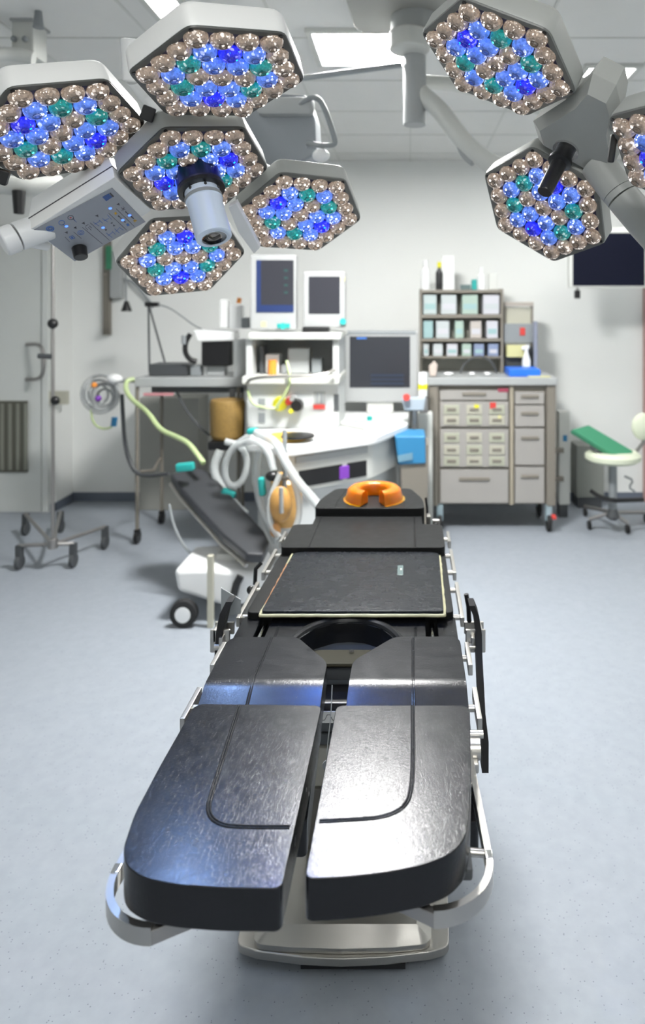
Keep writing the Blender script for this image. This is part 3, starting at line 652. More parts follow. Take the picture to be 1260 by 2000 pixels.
def rodr(v):
    v = Vector(v); return Matrix.Rotation(v.length, 3, v.normalized())
RH = 0.17
def lamp_head(root, q, k, body, bez, individual, label, stuffbag=None, hide=()):
    c = Vector((q[0], q[1], q[2]+ZC)); R = rodr(q[3:6])
    o_loc = c-ORG[root.name]
    mb = MB()                                          # built in local space: z points out of the face
    def hexa(r, z, rr=0.0, n=3):
        pts = [(r*math.cos(PI/3*i), r*math.sin(PI/3*i)) for i in range(6)]
        return [(x, y, z) for x, y in (rounded(pts, rr, n) if rr else pts)]
    lay = [hexa(RH*0.995, 0.0, 0.016), hexa(RH*1.0, -0.003, 0.016), hexa(RH*1.0, -0.040, 0.016), hexa(RH*0.97, -0.048, 0.016), hexa(RH*0.72, -0.060, 0.016), hexa(RH*0.40, -0.064, 0.016)]
    t = bmesh.new(); rings = [[t.verts.new(v) for v in L] for L in lay]
    for a, b2 in zip(rings, rings[1:]):
        for i in range(len(a)): t.faces.new((a[i], a[(i+1) % len(a)], b2[(i+1) % len(a)], b2[i]))
    t.faces.new(rings[-1]); t.faces.new(rings[0][::-1]); bmesh.ops.recalc_face_normals(t, faces=t.faces); mb._merge(t, 0)
    me = bpy.data.meshes.new('lamp_head'); mb.bm.to_mesh(me); mb.bm.free(); me.materials.append(body); me.set_sharp_from_angle(angle=math.radians(30))
    h = bpy.data.objects.new('lamp_head', me); C.objects.link(h); h.parent = root
    # align local x/y with the diode rows that carry the deep blue pair
    ML = Matrix.Translation(o_loc) @ R.to_4x4() @ Matrix.Rotation(PI/3*(k-1), 4, 'Z')
    h.location = o_loc; h.rotation_euler = ML.to_euler()
    h['label'] = label
    def child(name, bm_or_me, mats, loc=(0, 0, 0)):
        if isinstance(bm_or_me, bpy.types.Mesh): me2 = bm_or_me
        else:
            me2 = bpy.data.meshes.new(name); bm_or_me.bm.to_mesh(me2); bm_or_me.bm.free()
            for x in mats: me2.materials.append(x)
            me2.set_sharp_from_angle(angle=math.radians(30))
        o = bpy.data.objects.new(name, me2); C.objects.link(o); o.parent = h; o.location = loc; return o
    # bezel: raised frame with corner screws
    mb = MB(); t = bmesh.new()
    L = [hexa(RH*0.99, 0.0, 0.014), hexa(RH*0.985, 0.0035, 0.014), hexa(RH*0.905, 0.0035, 0.010), hexa(RH*0.895, -0.001, 0.010)]
    rr = [[t.verts.new(v) for v in l] for l in L]
    for a, b2 in zip(rr, rr[1:]):
        for i in range(len(a)): t.faces.new((a[i], a[(i+1) % len(a)], b2[(i+1) % len(a)], b2[i]))
    bmesh.ops.recalc_face_normals(t, faces=t.faces); mb._merge(t, 0)
    child('bezel', mb, [bez])
    mb = MB(); mb.prism(hexa(RH*0.90, 0.0006), (0, 0, 0.0012)); child('reflector_tray', mb, [M['tray']])
    for i in range(6):
        a = PI/3*i; mb = MB(); r = RH*0.925
        mb.cyl((0, 0, 0), (0, 0, 0.0018), 0.0042, n=12); child('screw', mb, [M['black']], (r*math.cos(a), r*math.sin(a), 0.0035))
    s = 0.0448
    for qq in range(-3, 4):
        for r_ in range(-3, 4):
            if abs(qq+r_) > 3: continue
            x = s*(qq+r_/2); y = s*r_*math.sqrt(3)/2; ring = max(abs(qq), abs(r_), abs(qq+r_))
            ang = math.degrees(math.atan2(y, x)) % 180
            if ring == 3 or ring == 0: kind = 'W'
            elif ring == 2: kind = 'B' if round(ang) % 60 == 0 else ('D' if abs(ang-90) < 1 else 'T')
            else: kind = 'W' if round(ang) % 180 == 0 else 'B'
            # turn the painted highlight bead to the upper side of every lens
            mesh = LM[kind][random.randrange(2)]
            Minv = ML.to_3x3().inverted(); up = Minv @ Vector((0, 0.35, 1)); rz = math.atan2(up.y, up.x)-PI/2
            if individual:
                o = child('led_lens', mesh, None, (x, y, 0.0)); o.rotation_euler = (0, 0, rz)
            else:
                stuffbag.append((mesh, ML @ Matrix.Translation((x, y, 0)) @ Matrix.Rotation(rz, 4, 'Z')))
    return h
QA = [-0.3597, 1.3206, 0.4435, 2.8106, 0.6908, 0.265]; QB = [-0.7014, 1.3903, 0.3541, 2.6598, 0.69, 0.5164]
QC = [-0.4827, 1.5629, 0.3106, 2.6073, 0.6223, 0.3325]; QD = [-0.6028, 1.8363, 0.1348, 2.404, 0.5537, 0.3523]
QE = [-0.2883, 1.8282, 0.2474, 2.5048, 0.5158, 0.1153]; QF = [0.1767, 1.3826, 0.492, 2.8234, -0.1247, -0.6272]
QG = [0.3239, 1.6656, 0.2413, 2.4177, -0.0119, -0.7687]; QHH = [0.4752, 1.1592, 0.23, 2.1281, -1.4261, -0.634]

def up_of(q): return rodr(q[3:6]) @ Vector((0, 0, 1))
cC = Vector((QC[0], QC[1], QC[2]+ZC)); nC = up_of(QC)
SL = thing('surgical_light', cC, 'large surgical light with five hexagonal heads and a silver camera handle at the upper left', 'surgical light')
bag = []
lamp_head(SL, QA, 1, M['lampbody'], M['bezel'], True, 'topmost hexagonal head')
lamp_head(SL, QB, 2, M['lampbody'], M['bezel'], True, 'leftmost hexagonal head, cut by the frame')
lamp_head(SL, QC, 0, M['lampgrey'], M['bezel'], True, 'middle head behind the camera handle')
lamp_head(SL, QD, 1, M['lampbody'], M['bezelg'], False, 'lowest hexagonal head', bag)
lamp_head(SL, QE, 2, M['lampgrey'], M['bezelg'], False, 'right hexagonal head', bag)
def join_bag(bag, root):
    bm = bmesh.new(); mats = []
    for me, Mx in bag:
        off = {}
        for i, m in enumerate(me.materials):
            if m not in mats: mats.append(m)
            off[i] = mats.index(m)
        t = bmesh.new(); t.from_mesh(me); bmesh.ops.transform(t, matrix=Mx, verts=t.verts)
        for f in t.faces: f.material_index = off[f.material_index]
        tmp = bpy.data.meshes.new('t'); t.to_mesh(tmp); t.free(); bm.from_mesh(tmp); bpy.data.meshes.remove(tmp)
    me = bpy.data.meshes.new('led_lenses'); bm.to_mesh(me); bm.free()
    for m in mats: me.materials.append(m)
    me.set_sharp_from_angle(angle=math.radians(40))
    o = bpy.data.objects.new('led_lenses', me); C.objects.link(o); o.parent = root; o['kind'] = 'stuff'; return o
join_bag(bag, SL)

# each head throws a soft beam along its own axis
def beam(q, power, col):
    n_ = up_of(q); p_ = Vector((q[0], q[1], q[2]+ZC))+n_*0.022
    l = bpy.data.lights.new('head_beam', 'SPOT'); l.energy = power; l.color = col; l.spot_size = math.radians(75); l.spot_blend = 1.0; l.shadow_soft_size = 0.006
    o = bpy.data.objects.new('head_beam', l); C.objects.link(o); o.location = p_; o.rotation_euler = (-n_).to_track_quat('Z', 'Y').to_euler()
for q_, w_, c_ in ((QA, 14, (0.55, 0.72, 1.0)), (QB, 14, (0.45, 0.65, 1.0)), (QC, 70, (0.07, 0.22, 1.0)), (QD, 22, (0.30, 0.50, 1.0)), (QE, 22, (0.10, 0.27, 1.0)), (QF, 12, (0.85, 0.9, 1.0)), (QG, 12, (0.9, 0.93, 1.0))):
    beam(q_, w_, c_)
# connecting arms behind the heads
def head_back(q, d): return Vector((q[0], q[1], q[2]+ZC)) - up_of(q)*d
hub = cC-nC*0.075
mb = MB(); mb.cyl(cC-nC*0.055, cC-nC*0.12, 0.10, 0.085, 24); 
mb.build('hub', M['lampbody'], SL)
for q in (QA, QB, QD, QE):
    hb = head_back(q, 0.066); mb = MB(); mb.tube([hub-nC*0.02, hub*0.5+hb*0.5-nC*0.02, hb-up_of(q)*0.01], 0.028, 12, smooth=2)
    mb.build('head_arm', M['white'], SL)
# visible white web plates between the heads
mb = MB()
e1 = [onplane(*p, cC-nC*0.045, nC) for p in ((472, 410), (500, 395), (520, 400), (560, 520), (500, 540), (470, 470))]
mb.prism([W(446, 405, 1.68), W(462, 396, 1.68), W(508, 484, 1.84), W(496, 496, 1.85), W(466, 455, 1.76)], (0, 0.012, 0.012), 0, 0.002)
mb.build('web_plate', M['white'], SL)
# side latch blocks (black) at the joints between heads
for p, Y in (((289, 222), 1.42), ((3, 345), 1.40)):
    MB().box(W(*p, Y), (0.026, 0.02, 0.030), (0.3, 0.3, 0.4), 0.003).build('latch', M['black'], SL)

# camera handle on the middle head
hA = cC+nC*0.016
q4 = nC.to_track_quat('Z', 'Y').to_matrix().to_4x4()
mb = MB(); mb.lathe([(0.0, -0.01), (0.048, -0.01), (0.050, 0.030), (0.047, 0.034), (0.0, 0.034)], Matrix.Translation(hA) @ q4, 32)
mb.lathe([(0.044, 0.034), (0.052, 0.036), (0.052, 0.044), (0.040, 0.046), (0, 0.046)], Matrix.Translation(hA) @ q4, 32, 1)
mb.build('handle_socket', [M['tray'], M['black']], SL)
ch = mat('satin anodised handle', (0.74, 0.84, 0.98), 0.32, metal=0.3)
mb = MB(); mb.lathe([(0.036, 0.040), (0.0385, 0.044), (0.0385, 0.058), (0.0405, 0.060), (0.0405, 0.070), (0.0385, 0.072), (0.0385, 0.160), (0.0385, 0.166), (0.034, 0.169), (0.027, 0.169), (0.0265, 0.150), (0, 0.150)], Matrix.Translation(hA) @ q4, 40)
hd = mb.build('camera_handle', ch, SL)
mb = MB(); mb.lathe([(0.0265, 0.1675), (0.020, 0.1645), (0.012, 0.1645), (0, 0.166)], Matrix.Translation(hA) @ q4, 32); mb.build('lens', mat('camera glass', (0.004, 0.004, 0.006), 0.05, coat=1), hd)
mb = MB(); mb.lathe([(0.0410, 0.0605), (0.0413, 0.062), (0.0413, 0.068), (0.0410, 0.0695)], Matrix.Translation(hA) @ q4, 40); mb.build('grip_ring', M['midgrey'], hd)
mb = MB()
for k in range(7):
    a = 0.9*k; p = Matrix.Translation(hA) @ q4 @ Vector((0.0385*math.cos(a), 0.0385*math.sin(a), 0.050)); mb.ball(p, 0.0035, n=8)
mb.build('latch_teeth', M['black'], hd)

# control box at the left of the middle head
pc, pn = cC+nC*0.006, nC
def pp(x, y, off=0.0): return onplane(60+x/5.25, 360+y/5.25, pc+pn*off, pn)
face = [pp(835, 20), pp(1215, 378), pp(455, 800), pp(20, 465)]
face = [onplane(224, 346, pc, pn), onplane(297, 411, pc, pn), onplane(147, 510, pc, pn), onplane(58, 449, pc, pn)]
mb = MB()
mid_ = [p-pn*0.030 for p in face]; topf = [p-pn*0.075 for p in face]
mb.prism(face, (0, 0, 0), 0, 0.003, 2, top=mid_); cb = mb.build('control_box', M['lampbody'], SL)
mb = MB(); ctr = sum(face, Vector())/4
mb.prism([p-pn*0.0315 for p in face], (0, 0, 0), 0, 0.003, 2, top=[ctr+(p-ctr)*0.90-pn*0.085 for p in face]); mb.build('box_lid', M['white'], cb)
mb = MB(); mb.prism([p*0.995+ctr*0.005-pn*0.029 for p in face], -pn*0.003); mb.build('box_gap', M['icon'], cb)
pf = [pp(835, 35, 0.0006), pp(1178, 382, 0.0006), pp(452, 788, 0.0006), pp(32, 465, 0.0006)]
PN = MB(); PN.prism(pf, pn*0.0008); PM = ['panel', 'icon', 'logo', 'amber', 'iconblue', 'red']
OF = 0.0016
def quadp(pts, th=0.0003): return [pp(x, y, OF) for x, y in pts]
def icon(name, polys, m):
    for P in polys: PN.prism([pp(x, y, OF) for x, y in P], pn*0.0004, PM.index(m), smooth=False)
def dot(x, y, r=0.0035):
    p = pp(x, y, OF); return MB().cyl(p, p+pn*0.0008, r, n=14).build('indicator_light', M['led'], cb)
icon('logo', [[(735, 130), (800, 95), (838, 130), (775, 172)]], 'logo')
icon('logo_text', [[(806, 92), (818, 86), (856, 124), (842, 132)]], 'icon')
def line(x0, y0, x1, y1, w_=3.0): 
    d = Vector((x1-x0, y1-y0)).normalized(); n_ = Vector((-d.y, d.x))*w_/2
    return [(x0+n_.x, y0+n_.y), (x1+n_.x, y1+n_.y), (x1-n_.x, y1-n_.y), (x0-n_.x, y0-n_.y)]
icon('divider_lines', [line(610, 395, 808, 575), line(528, 440, 736, 612), line(800, 296, 985, 470), line(876, 250, 1064, 434), line(352, 540, 400, 590), line(440, 488, 520, 556)], 'icon')
icon('arrow_icons', [[(880, 207), (905, 190), (914, 216)], [(660, 323), (690, 310), (694, 334)], [(522, 400), (550, 385), (556, 410)], [(440, 446), (465, 431), (472, 456)], [(347, 493), (378, 481), (380, 506)],
     [(760, 464), (782, 462), (770, 478)], [(818, 398), (838, 388), (838, 404)], [(846, 412), (866, 424), (846, 430)],
     line(970, 278, 985, 292, 10), line(990, 296, 1000, 304, 10), line(1025, 325, 1055, 352, 12), line(895, 322, 915, 336, 10), line(918, 342, 930, 350, 10), line(958, 380, 972, 390, 10)], 'icon')
icon('sun_icon', [line(925, 240, 970, 262), line(950, 228, 948, 275), line(932, 268, 966, 236)], 'icon')
icon('amber_icons', [[(855, 296), (872, 282), (888, 298), (870, 314)], line(1052, 375, 1088, 372, 8), line(1068, 358, 1070, 390, 8)], 'amber')
icon('blue_icons', [[(978, 408), (1000, 400), (1015, 420), (990, 430)], line(640, 385, 700, 428), line(655, 410, 715, 375), line(700, 365, 740, 400), line(735, 350, 790, 385), line(750, 375, 800, 350), line(785, 312, 830, 362),
     line(775, 500, 835, 545), line(790, 530, 840, 490), line(835, 480, 870, 515), line(860, 455, 910, 500), line(870, 490, 905, 450), line(905, 440, 950, 470),
     line(395, 540, 430, 525, 4), line(430, 525, 455, 550, 4), line(455, 550, 415, 562, 4), line(415, 562, 395, 540, 4), line(415, 543, 435, 547, 12), line(436, 350, 468, 388, 3)], 'iconblue')
def ringicon(name, x, y, rx, ry, w_, m, n=18):
    PN.tube([pp(x+rx*math.cos(2*PI*i/n), y+ry*math.sin(2*PI*i/n), OF+0.0002) for i in range(n)], w_, 5, PM.index(m), closed=True)
ringicon('power_symbol', 200, 455, 38, 24, 0.0012, 'iconblue'); ringicon('power_symbol', 200, 455, 20, 12, 0.001, 'iconblue')
ringicon('camera_symbol', 514, 496, 32, 22, 0.0006, 'iconblue'); ringicon('camera_symbol', 514, 496, 16, 10, 0.0005, 'iconblue')
ringicon('key_symbol', 318, 394, 30, 24, 0.0006, 'iconblue'); ringicon('key_symbol', 410, 342, 30, 22, 0.0006, 'icon')
icon('red_icon', [[(398, 342), (410, 334), (422, 342), (410, 350)]], 'red')
icon('grey_icons', [line(560, 430, 590, 412), line(590, 440, 620, 470), line(560, 440, 585, 468), line(600, 425, 625, 448), line(330, 410, 352, 428), line(428, 352, 470, 388)], 'icon')
PN.build('membrane_panel', [M[k] for k in PM], cb)
for x, y in ((816, 246), (1014, 318), (944, 366), (742, 444), (366, 430)): dot(x, y)
kb = pp(497, 650, 0.001); mb = MB(); mb.cyl(kb, kb+pn*0.028, 0.0172, 0.0160, 28, 0, 0.002); kn = mb.build('knob', M['black'], cb)
p = pp(520, 745, 0.001); 
# pivot cylinder at the left of the box and the support behind
mb = MB(); mb.cyl(W(95, 440, 1.60), W(34, 462, 1.56), 0.033, n=28, bev=0.002); mb.cyl(W(32, 463, 1.558), W(3, 474, 1.54), 0.033, n=28, bev=0.005); mb.build('pivot_joint', M['white'], SL)
mb = MB(); mb.cyl(W(60, 474, 1.60), W(92, 480, 1.64), 0.012, n=16); mb.build('cable_guide', M['white'], SL)
ap = head_back(QA, 0.05)
mb = MB(); mb.cyl(W(262, 160, 1.62), W(262, 78, 1.60), 0.026, 0.030, n=28, bev=0.004); mb.build('arm_knuckle', M['white'], SL)
mb = MB(); mb.tube([hub-nC*0.03, W(300, 200, 1.75), W(262, 150, 1.66)], 0.024, 12, smooth=2); mb.build('support_arm', M['white'], SL)
pA = W(262, 120, 1.63); pB = Vector((-0.72, 3.0, 2.62))
mb = MB(); mb.tube([pA, Vector((-0.62, 2.1, 2.30)), Vector((-0.72, 2.8, 2.55)), pB], 0.032, 14, smooth=2); mb.build('suspension_arm', M['white'], SL)
mb = MB(); mb.cyl(pB-Vector((0, 0, 0.05)), (pB.x, pB.y, ZT), 0.04, n=24); mb.build('ceiling_post', M['white'], SL)

# right surgical light
cG = Vector((QG[0], QG[1], QG[2]+ZC))
SR = thing('surgical_light', W(1105, 290, 1.5), 'grey surgical light with hexagonal heads and a black handle at the upper right', 'surgical light')
bag2 = []
lamp_head(SR, QF, 2, M['lampgrey'], M['bezelg'], True, 'upper hexagonal head')
lamp_head(SR, QG, 1, M['lampgrey'], M['bezelg'], True, 'lower hexagonal head under the black handle')
lamp_head(SR, QHH, 2, M['lampgrey'], M['bezelg'], True, 'right hexagonal head, cut by the frame')
hn = Vector((-0.45, -0.38, -0.80)).normalized(); hc = W(1110, 280, 1.50)
out = [(1034, 250), (1120, 195), (1150, 158), (1196, 181), (1204, 214), (1196, 262), (1203, 315), (1180, 362), (1166, 354), (1045, 285)]
o3 = [onplane(x, y, hc, hn) for x, y in out]; ctr = sum(o3, Vector())/len(o3)
mb = MB(); mb.prism([ctr+(p-ctr)*0.80+hn*0.006 for p in o3], (0, 0, 0), top=[p-hn*0.022 for p in o3])
mb.prism([p-hn*0.022 for p in o3], (0, 0, 0), top=[ctr+(p-ctr)*0.92-hn*0.085 for p in o3]); mb.build('hub', M['lampgrey'], SR)
for q in (QF, QG, QHH):
    hb = head_back(q, 0.064); mb = MB(); mb.tube([ctr-hn*0.06, (ctr-hn*0.06)*0.5+hb*0.5-hn*0.01, hb-up_of(q)*0.012], 0.03, 12, smooth=2); mb.build('head_arm', M['lampgrey'], SR)
qh = hn.to_track_quat('Z', 'Y').to_matrix().to_4x4(); hb = onplane(1106, 292, hc+hn*0.006, hn)
MH = Matrix.Translation(hb) @ qh
mb = MB(); mb.lathe([(0, 0), (0.029, 0), (0.029, 0.006), (0.0, 0.006)], MH, 28); mb.build('socket_rim', M['chrome'], SR)
mb = MB(); mb.lathe([(0, 0.004), (0.021, 0.004), (0.021, 0.030), (0.026, 0.032), (0.026, 0.040), (0.017, 0.044), (0.0165, 0.122), (0.015, 0.126), (0, 0.126)], MH, 28); mb.build('handle', M['black'], SR)
mb = MB(); mb.tube([W(1165, 320, 1.53), W(1208, 375, 1.50)], 0.037, 20, smooth=0); mb.tube([W(1208, 375, 1.50), W(1216, 385, 1.495)], 0.036, 20)
mb.tube([W(1217, 386.5, 1.494), W(1262, 440, 1.47), W(1420, 610, 1.38)], 0.036, 20); mb.build('support_arm', M['lampgrey'], SR)
mb = MB(); mb.tube([W(1415, 605, 1.383), Vector((0.80, 1.45, 1.64)), Vector((1.0, 1.8, 1.9)), Vector((1.05, 2.0, 2.5))], 0.036, 16, smooth=2); mb.build('suspension_arm', M['lampgrey'], SR)
mb = MB(); mb.cyl((1.05, 2.0, 2.45), (1.05, 2.0, ZT), 0.045, n=24); mb.build('ceiling_post', M['lampgrey'], SR)
MB().box(W(1134, 168, 1.46), (0.018, 0.018, 0.034), (0.3, 0.2, 0.3), 0.003).build('latch', M['black'], SR)
MB().box(W(1196, 290, 1.24), (0.012, 0.014, 0.05), (0.2, 0.1, -0.1), 0.003).build('latch', M['black'], SR)

# ------------------------------------------------------------------ ceiling supply gear behind the lamps
P_ = thing('ceiling_pendant', (0.03, 3.0, ZT), 'grey ceiling supply column below a big housing between the two surgical lights', 'ceiling pendant')
mb = MB(); ho = rounded([(-0.27, 2.3), (0.22, 2.3), (0.22, 3.08), (-0.235, 3.08)], [0.02, 0.02, 0.10, 0.10], 6)
mb.prism([(x, y, ZT-0.035) for x, y in ho], (0, 0, 0.033), 0, 0.006)
mb.build('housing', mat('grey canopy paint', (0.30, 0.30, 0.28), 0.5), P_)
mb = MB(); mb.cyl((0.022, 2.9, ZT-0.005), (0.022, 2.9, 2.78), 0.10, n=28); mb.build('ceiling_flange', M['palegrey'], P_)
a = W(810, 60, 2.9); c = W(810, 245, 2.9)
mb = MB(); mb.cyl((a.x, 2.9, a.z+0.06), (c.x, 2.9, c.z), 0.048, n=28, bev=0.004); mb.build('column', M['palegrey'], P_)
mb = MB(); mb.cyl(W(800, 62, 2.84), W(800, 100, 2.84), 0.085, n=24, bev=0.01); mb.build('collar', M['offwhite'], P_)
mb = MB(); mb.tube([W(785, 127, 2.9), W(700, 138, 2.9), W(596, 152, 2.9), W(520, 160, 2.9)], 0.012, 12); mb.build('spring_arm', M['midgrey'], P_)
mb = MB(); mb.tube([W(820, 180, 2.9), W(860, 215, 2.85), W(885, 250, 2.8), W(912, 285, 2.75), W(960, 322, 2.7), W(1010, 338, 2.7), W(1120, 350, 2.7), W(1300, 350, 2.7)], 0.038, 14, smooth=2); mb.build('boom_arm', M['offwhite'], P_)
mb = MB(); mb.tube([W(830, 160, 2.95), W(900, 165, 2.95), W(1010, 200, 2.95), W(1120, 225, 2.95)], 0.03, 14, smooth=1); mb.build('boom_arm', M['offwhite'], P_)
mb = MB(); mb.tube([W(895, 268, 2.77), W(903, 300, 2.75), W(925, 318, 2.73)], 0.016, 12, smooth=2); mb.build('cable', M['palegrey'], P_)

N_ = thing('pendant_monitor_head', W(570, 260, 2.5), 'blurred grey device head with a loop handle behind the left surgical light', 'pendant head')
mb = MB(); mb.prism([W(505, 180, 2.5), W(600, 185, 2.5), W(615, 230, 2.5), W(618, 300, 2.5), W(560, 335, 2.5), W(500, 335, 2.5), W(470, 300, 2.5), W(470, 200, 2.5)], (0, 0.16, 0.01), 0, 0.012); mb.build('housing', mat('blue grey plastic', (0.24, 0.26, 0.28), 0.45), N_)
mb = MB(); mb.pbox(500, 186, 612, 224, 2.47, 0.05, 0.02); mb.build('cap', M['palegrey'], N_)
mb = MB(); mb.tube([W(585, 205, 2.48), W(600, 192, 2.46), W(622, 190, 2.46), W(636, 215, 2.46), W(656, 275, 2.46), W(652, 284, 2.46), W(630, 285, 2.46), W(600, 280, 2.48)], 0.010, 12, smooth=2); mb.build('handle', M['midgrey'], N_)
mb = MB(); mb.ball(W(627, 304, 2.46), 0.024, 0, (1.3, 1, 1)); mb.build('knob', M['white'], N_)
mb = MB(); mb.tube([W(540, 190, 2.6), W(530, 160, 2.8), W(520, 155, 2.9)], 0.02, 12); mb.build('arm', M['midgrey'], N_)

D_ = thing('ceiling_pendant', W(35, 20, 3.0), 'white ceiling column with dark rings in the top left corner', 'ceiling pendant')
a = W(22, -60, 3.0)
mb = MB(); mb.pbox(20, -60, 66, 108, 3.0, 0.12, 0.015); mb.build('column', M['offwhite'], D_)
mb = MB(); mb.pbox(18, 30, 64, 40, 2.985, 0.15, 0.004); mb.build('ring', M['palegrey'], D_)
mb = MB(); mb.ball(W(27, 76, 2.99), 0.013); mb.ball(W(49, 76, 2.99), 0.013); mb.build('bolts', M['midgrey'], D_)
mb = MB(); mb.tube([W(66, 115, 2.98), W(40, 108, 2.97), W(10, 105, 2.95), W(-40, 112, 2.9)], 0.03, 14); mb.build('arm', M['offwhite'], D_)
mb = MB(); mb.pbox(-10, -60, 14, 28, 3.05, 0.1, 0.01); mb.build('side_column', M['palegrey'], D_)
tag(MB().cyl((W(75, 22, 2.92)), W(75, 22, 2.92)+Vector((0, 0, 0.07)), 0.022, 0.014).build('sprinkler', M['midgrey']), 'small grey sprinkler on the ceiling beside the white column', 'sprinkler')
o = bpy.data.objects['sprinkler']; o.location.z = ZT-0.07; o.location.y = 2.92*1.25/1.25
K_ = thing('swing_arm', W(30, 370, 2.6), 'white horizontal arm with a black clamp hanging at the left edge', 'support arm')
mb = MB(); mb.tube([W(-60, 352, 2.6), W(20, 362, 2.6), W(60, 366, 2.62), W(120, 360, 2.7)], 0.036, 14); mb.build('arm', M['offwhite'], K_)
mb = MB(); mb.cyl(W(37, 372, 2.58), W(37, 418, 2.58), 0.024, 0.018, n=18, bev=0.004); mb.build('clamp', M['black'], K_)

# ------------------------------------------------------------------ left: drip stand, wall rail, small table, hoses
IV = thing('drip_stand', (-2.23, 4.33, 0), 'tall thin steel drip stand on a five wheeled base in front of the door', 'drip stand')
px_, py_ = -2.235, 4.33
mb = MB(); mb.cyl((px_, py_, 0.16), (px_, py_, 2.35), 0.011, n=14); mb.build('pole', M['steeld'], IV)
mb = MB(); mb.cyl((px_, py_, 0.14), (px_, py_, 0.20), 0.03, n=18, bev=0.004); mb.build('base_hub', M['steeld'], IV)
for tx, ty in ((38, 1112), (143, 1108), (205, 1072), (118, 1040), (50, 1045)):
    f = FL(tx, ty, 0.0)
    mb = MB(); mb.tube([(px_, py_, 0.165), (f.x, f.y, 0.15)], 0.012, 10); lg = mb.build('leg', M['steeld'], IV)
    mb = MB(); mb.cyl((f.x-0.014, f.y, 0.045), (f.x+0.014, f.y, 0.045), 0.045, n=20, bev=0.006); mb.bb(f.x-0.020, f.x+0.020, f.y-0.02, f.y+0.02, 0.06, 0.155, 0.006); mb.build('castor', M['darkgrey'], lg)
MB().ball((px_+0.01, py_-0.02, 1.548), 0.032, n=16).build('clamp_knob', M['black'], IV)
MB().ball((px_+0.03, py_-0.03, 1.07), 0.028, n=16).build('height_knob', M['black'], IV)
mb = MB(); mb.tube([(px_, py_, 1.34), (px_-0.09, py_+0.0, 1.345)], 0.016, 10); mb.build('side_clamp', M['darkgrey'], IV)

t = thing('wall_rail', W(206, 655, 5.86), 'brown grey vertical rail fixed to the back wall above the round hose bundle', 'wall rail')
mb = MB(); mb.pbox(200, 470, 214, 654, 5.84, 0.045, 0.004); mb.build('rail', M['taupe'], t)
mb = MB(); mb.pbox(214, 490, 236, 582, 5.80, 0.08, 0.006); mb.build('wall_box', M['palegrey'], t)
mb = MB(); mb.pbox(206, 480, 216, 526, 5.78, 0.03, 0.004); mb.build('green_tab', M['green'], t)
t = thing('hanging_lamp', W(247, 606, 5.5), 'small black cone shade hanging on a cord beside the wall rail', 'pendant')
mb = MB(); mb.tube([W(246, 400, 5.5), W(246, 590, 5.5)], 0.008, 8); mb.build('cord', M['midgrey'], t)
mb = MB(); mb.cyl(W(247, 608, 5.5), W(247, 588, 5.5), 0.042, 0.015, n=20); mb.build('cone', M['black'], t)
mb = MB(); mb.tube([W(246, 400, 5.5), W(246, 300, 5.55), (W(246, 400, 5.5).x, 5.6, ZT)], 0.008, 8); mb.build('hanger', M['midgrey'], t)
tag(MB().tube([W(243, 545, 5.85), W(262, 552, 5.83), W(285, 580, 5.84), W(300, 600, 5.86)], 0.012, 10, smooth=1).build('wall_cable', M['midgrey']), 'grey cable loop on the wall beside the black cone', 'cable')

# long grey trolley table behind the black arm pad
TT = thing('instrument_trolley', W(370, 1020, 4.85), 'long grey instrument trolley with thin legs left of the anaesthetic machine', 'trolley')
yt0, yt1 = 4.80, 5.30; a = W(262, 738, yt0); c = W(478, 756, yt0)
mb = MB(); mb.bb(a.x, c.x, yt0, yt1, c.z, a.z, 0.008); mb.build('table_top', M['palegrey'], TT)
mb = MB()
mb.bb(a.x+0.10, c.x-0.02, yt0+0.05, yt1-0.05, c.z-0.045, c.z, 0.005); mb.build('under_shelf', M['darkgrey'], TT)
mb = MB(); mb.bb(a.x+0.05, a.x+0.26, yt0+0.03, yt0+0.05, c.z-0.065, c.z-0.045, 0.003); mb.build('red_strip', mat('pink strip', (0.55, 0.25, 0.27), 0.5), TT)
for xx, yy in ((268, yt0+0.03), (316, yt1-0.03), (466, yt0+0.03), (474, yt1-0.03)):
    X = (xx-PX)*yy/FPX
    mb = MB(); mb.cyl((X, yy, 0.09), (X, yy, c.z), 0.013, n=14); lg = mb.build('leg', M['taupe'], TT)
    mb = MB(); mb.cyl((X-0.015, yy, 0.045), (X+0.015, yy, 0.045), 0.045, n=18, bev=0.006); mb.bb(X-0.018, X+0.018, yy-0.02, yy+0.02, 0.05, 0.10, 0.004); mb.build('castor', M['black'], lg)
mb = MB(); mb.tube([((268-PX)*yt0/FPX, yt0+0.03, 0.50), ((300-PX)*5.0/FPX, 5.0, 0.47), ((316-PX)*yt1/FPX, yt1-0.03, 0.50)], 0.01, 8); mb.build('brace', M['taupe'], TT)
ztt = a.z
def on_tt(px0, px1, h, y, dep, m, name, label, cat, bev=0.01):
    mb = MB(); x0 = (px0-PX)*y/FPX; x1 = (px1-PX)*y/FPX; mb.bb(x0, x1, y, y+dep, ztt+0.0005, ztt+h, bev); o = mb.build(name, m); return tag(o, label, cat)
on_tt(290, 366, 0.085, 4.92, 0.2, M['darkgrey'], 'black_device', 'low black device lying at the left end of the grey trolley', 'device')
on_tt(371, 392, 0.075, 4.92, 0.12, M['midgrey'], 'power_supply', 'small dark grey block beside the low black device on the trolley', 'device')
on_tt(396, 412, 0.085, 4.95, 0.10, M['white'], 'white_pot', 'small white pot in front of the black screened microscope', 'pot')
t = thing('black_stand', W(300, 738, 5.15), 'thin black triangular stand rising from the left end of the grey trolley', 'stand')
mb = MB(); mb.tube([(W(292, 600, 5.15).x, 5.15, ztt+0.003), W(290, 598, 5.15)], 0.008, 8); mb.build('upright', M['darkgrey'], t)
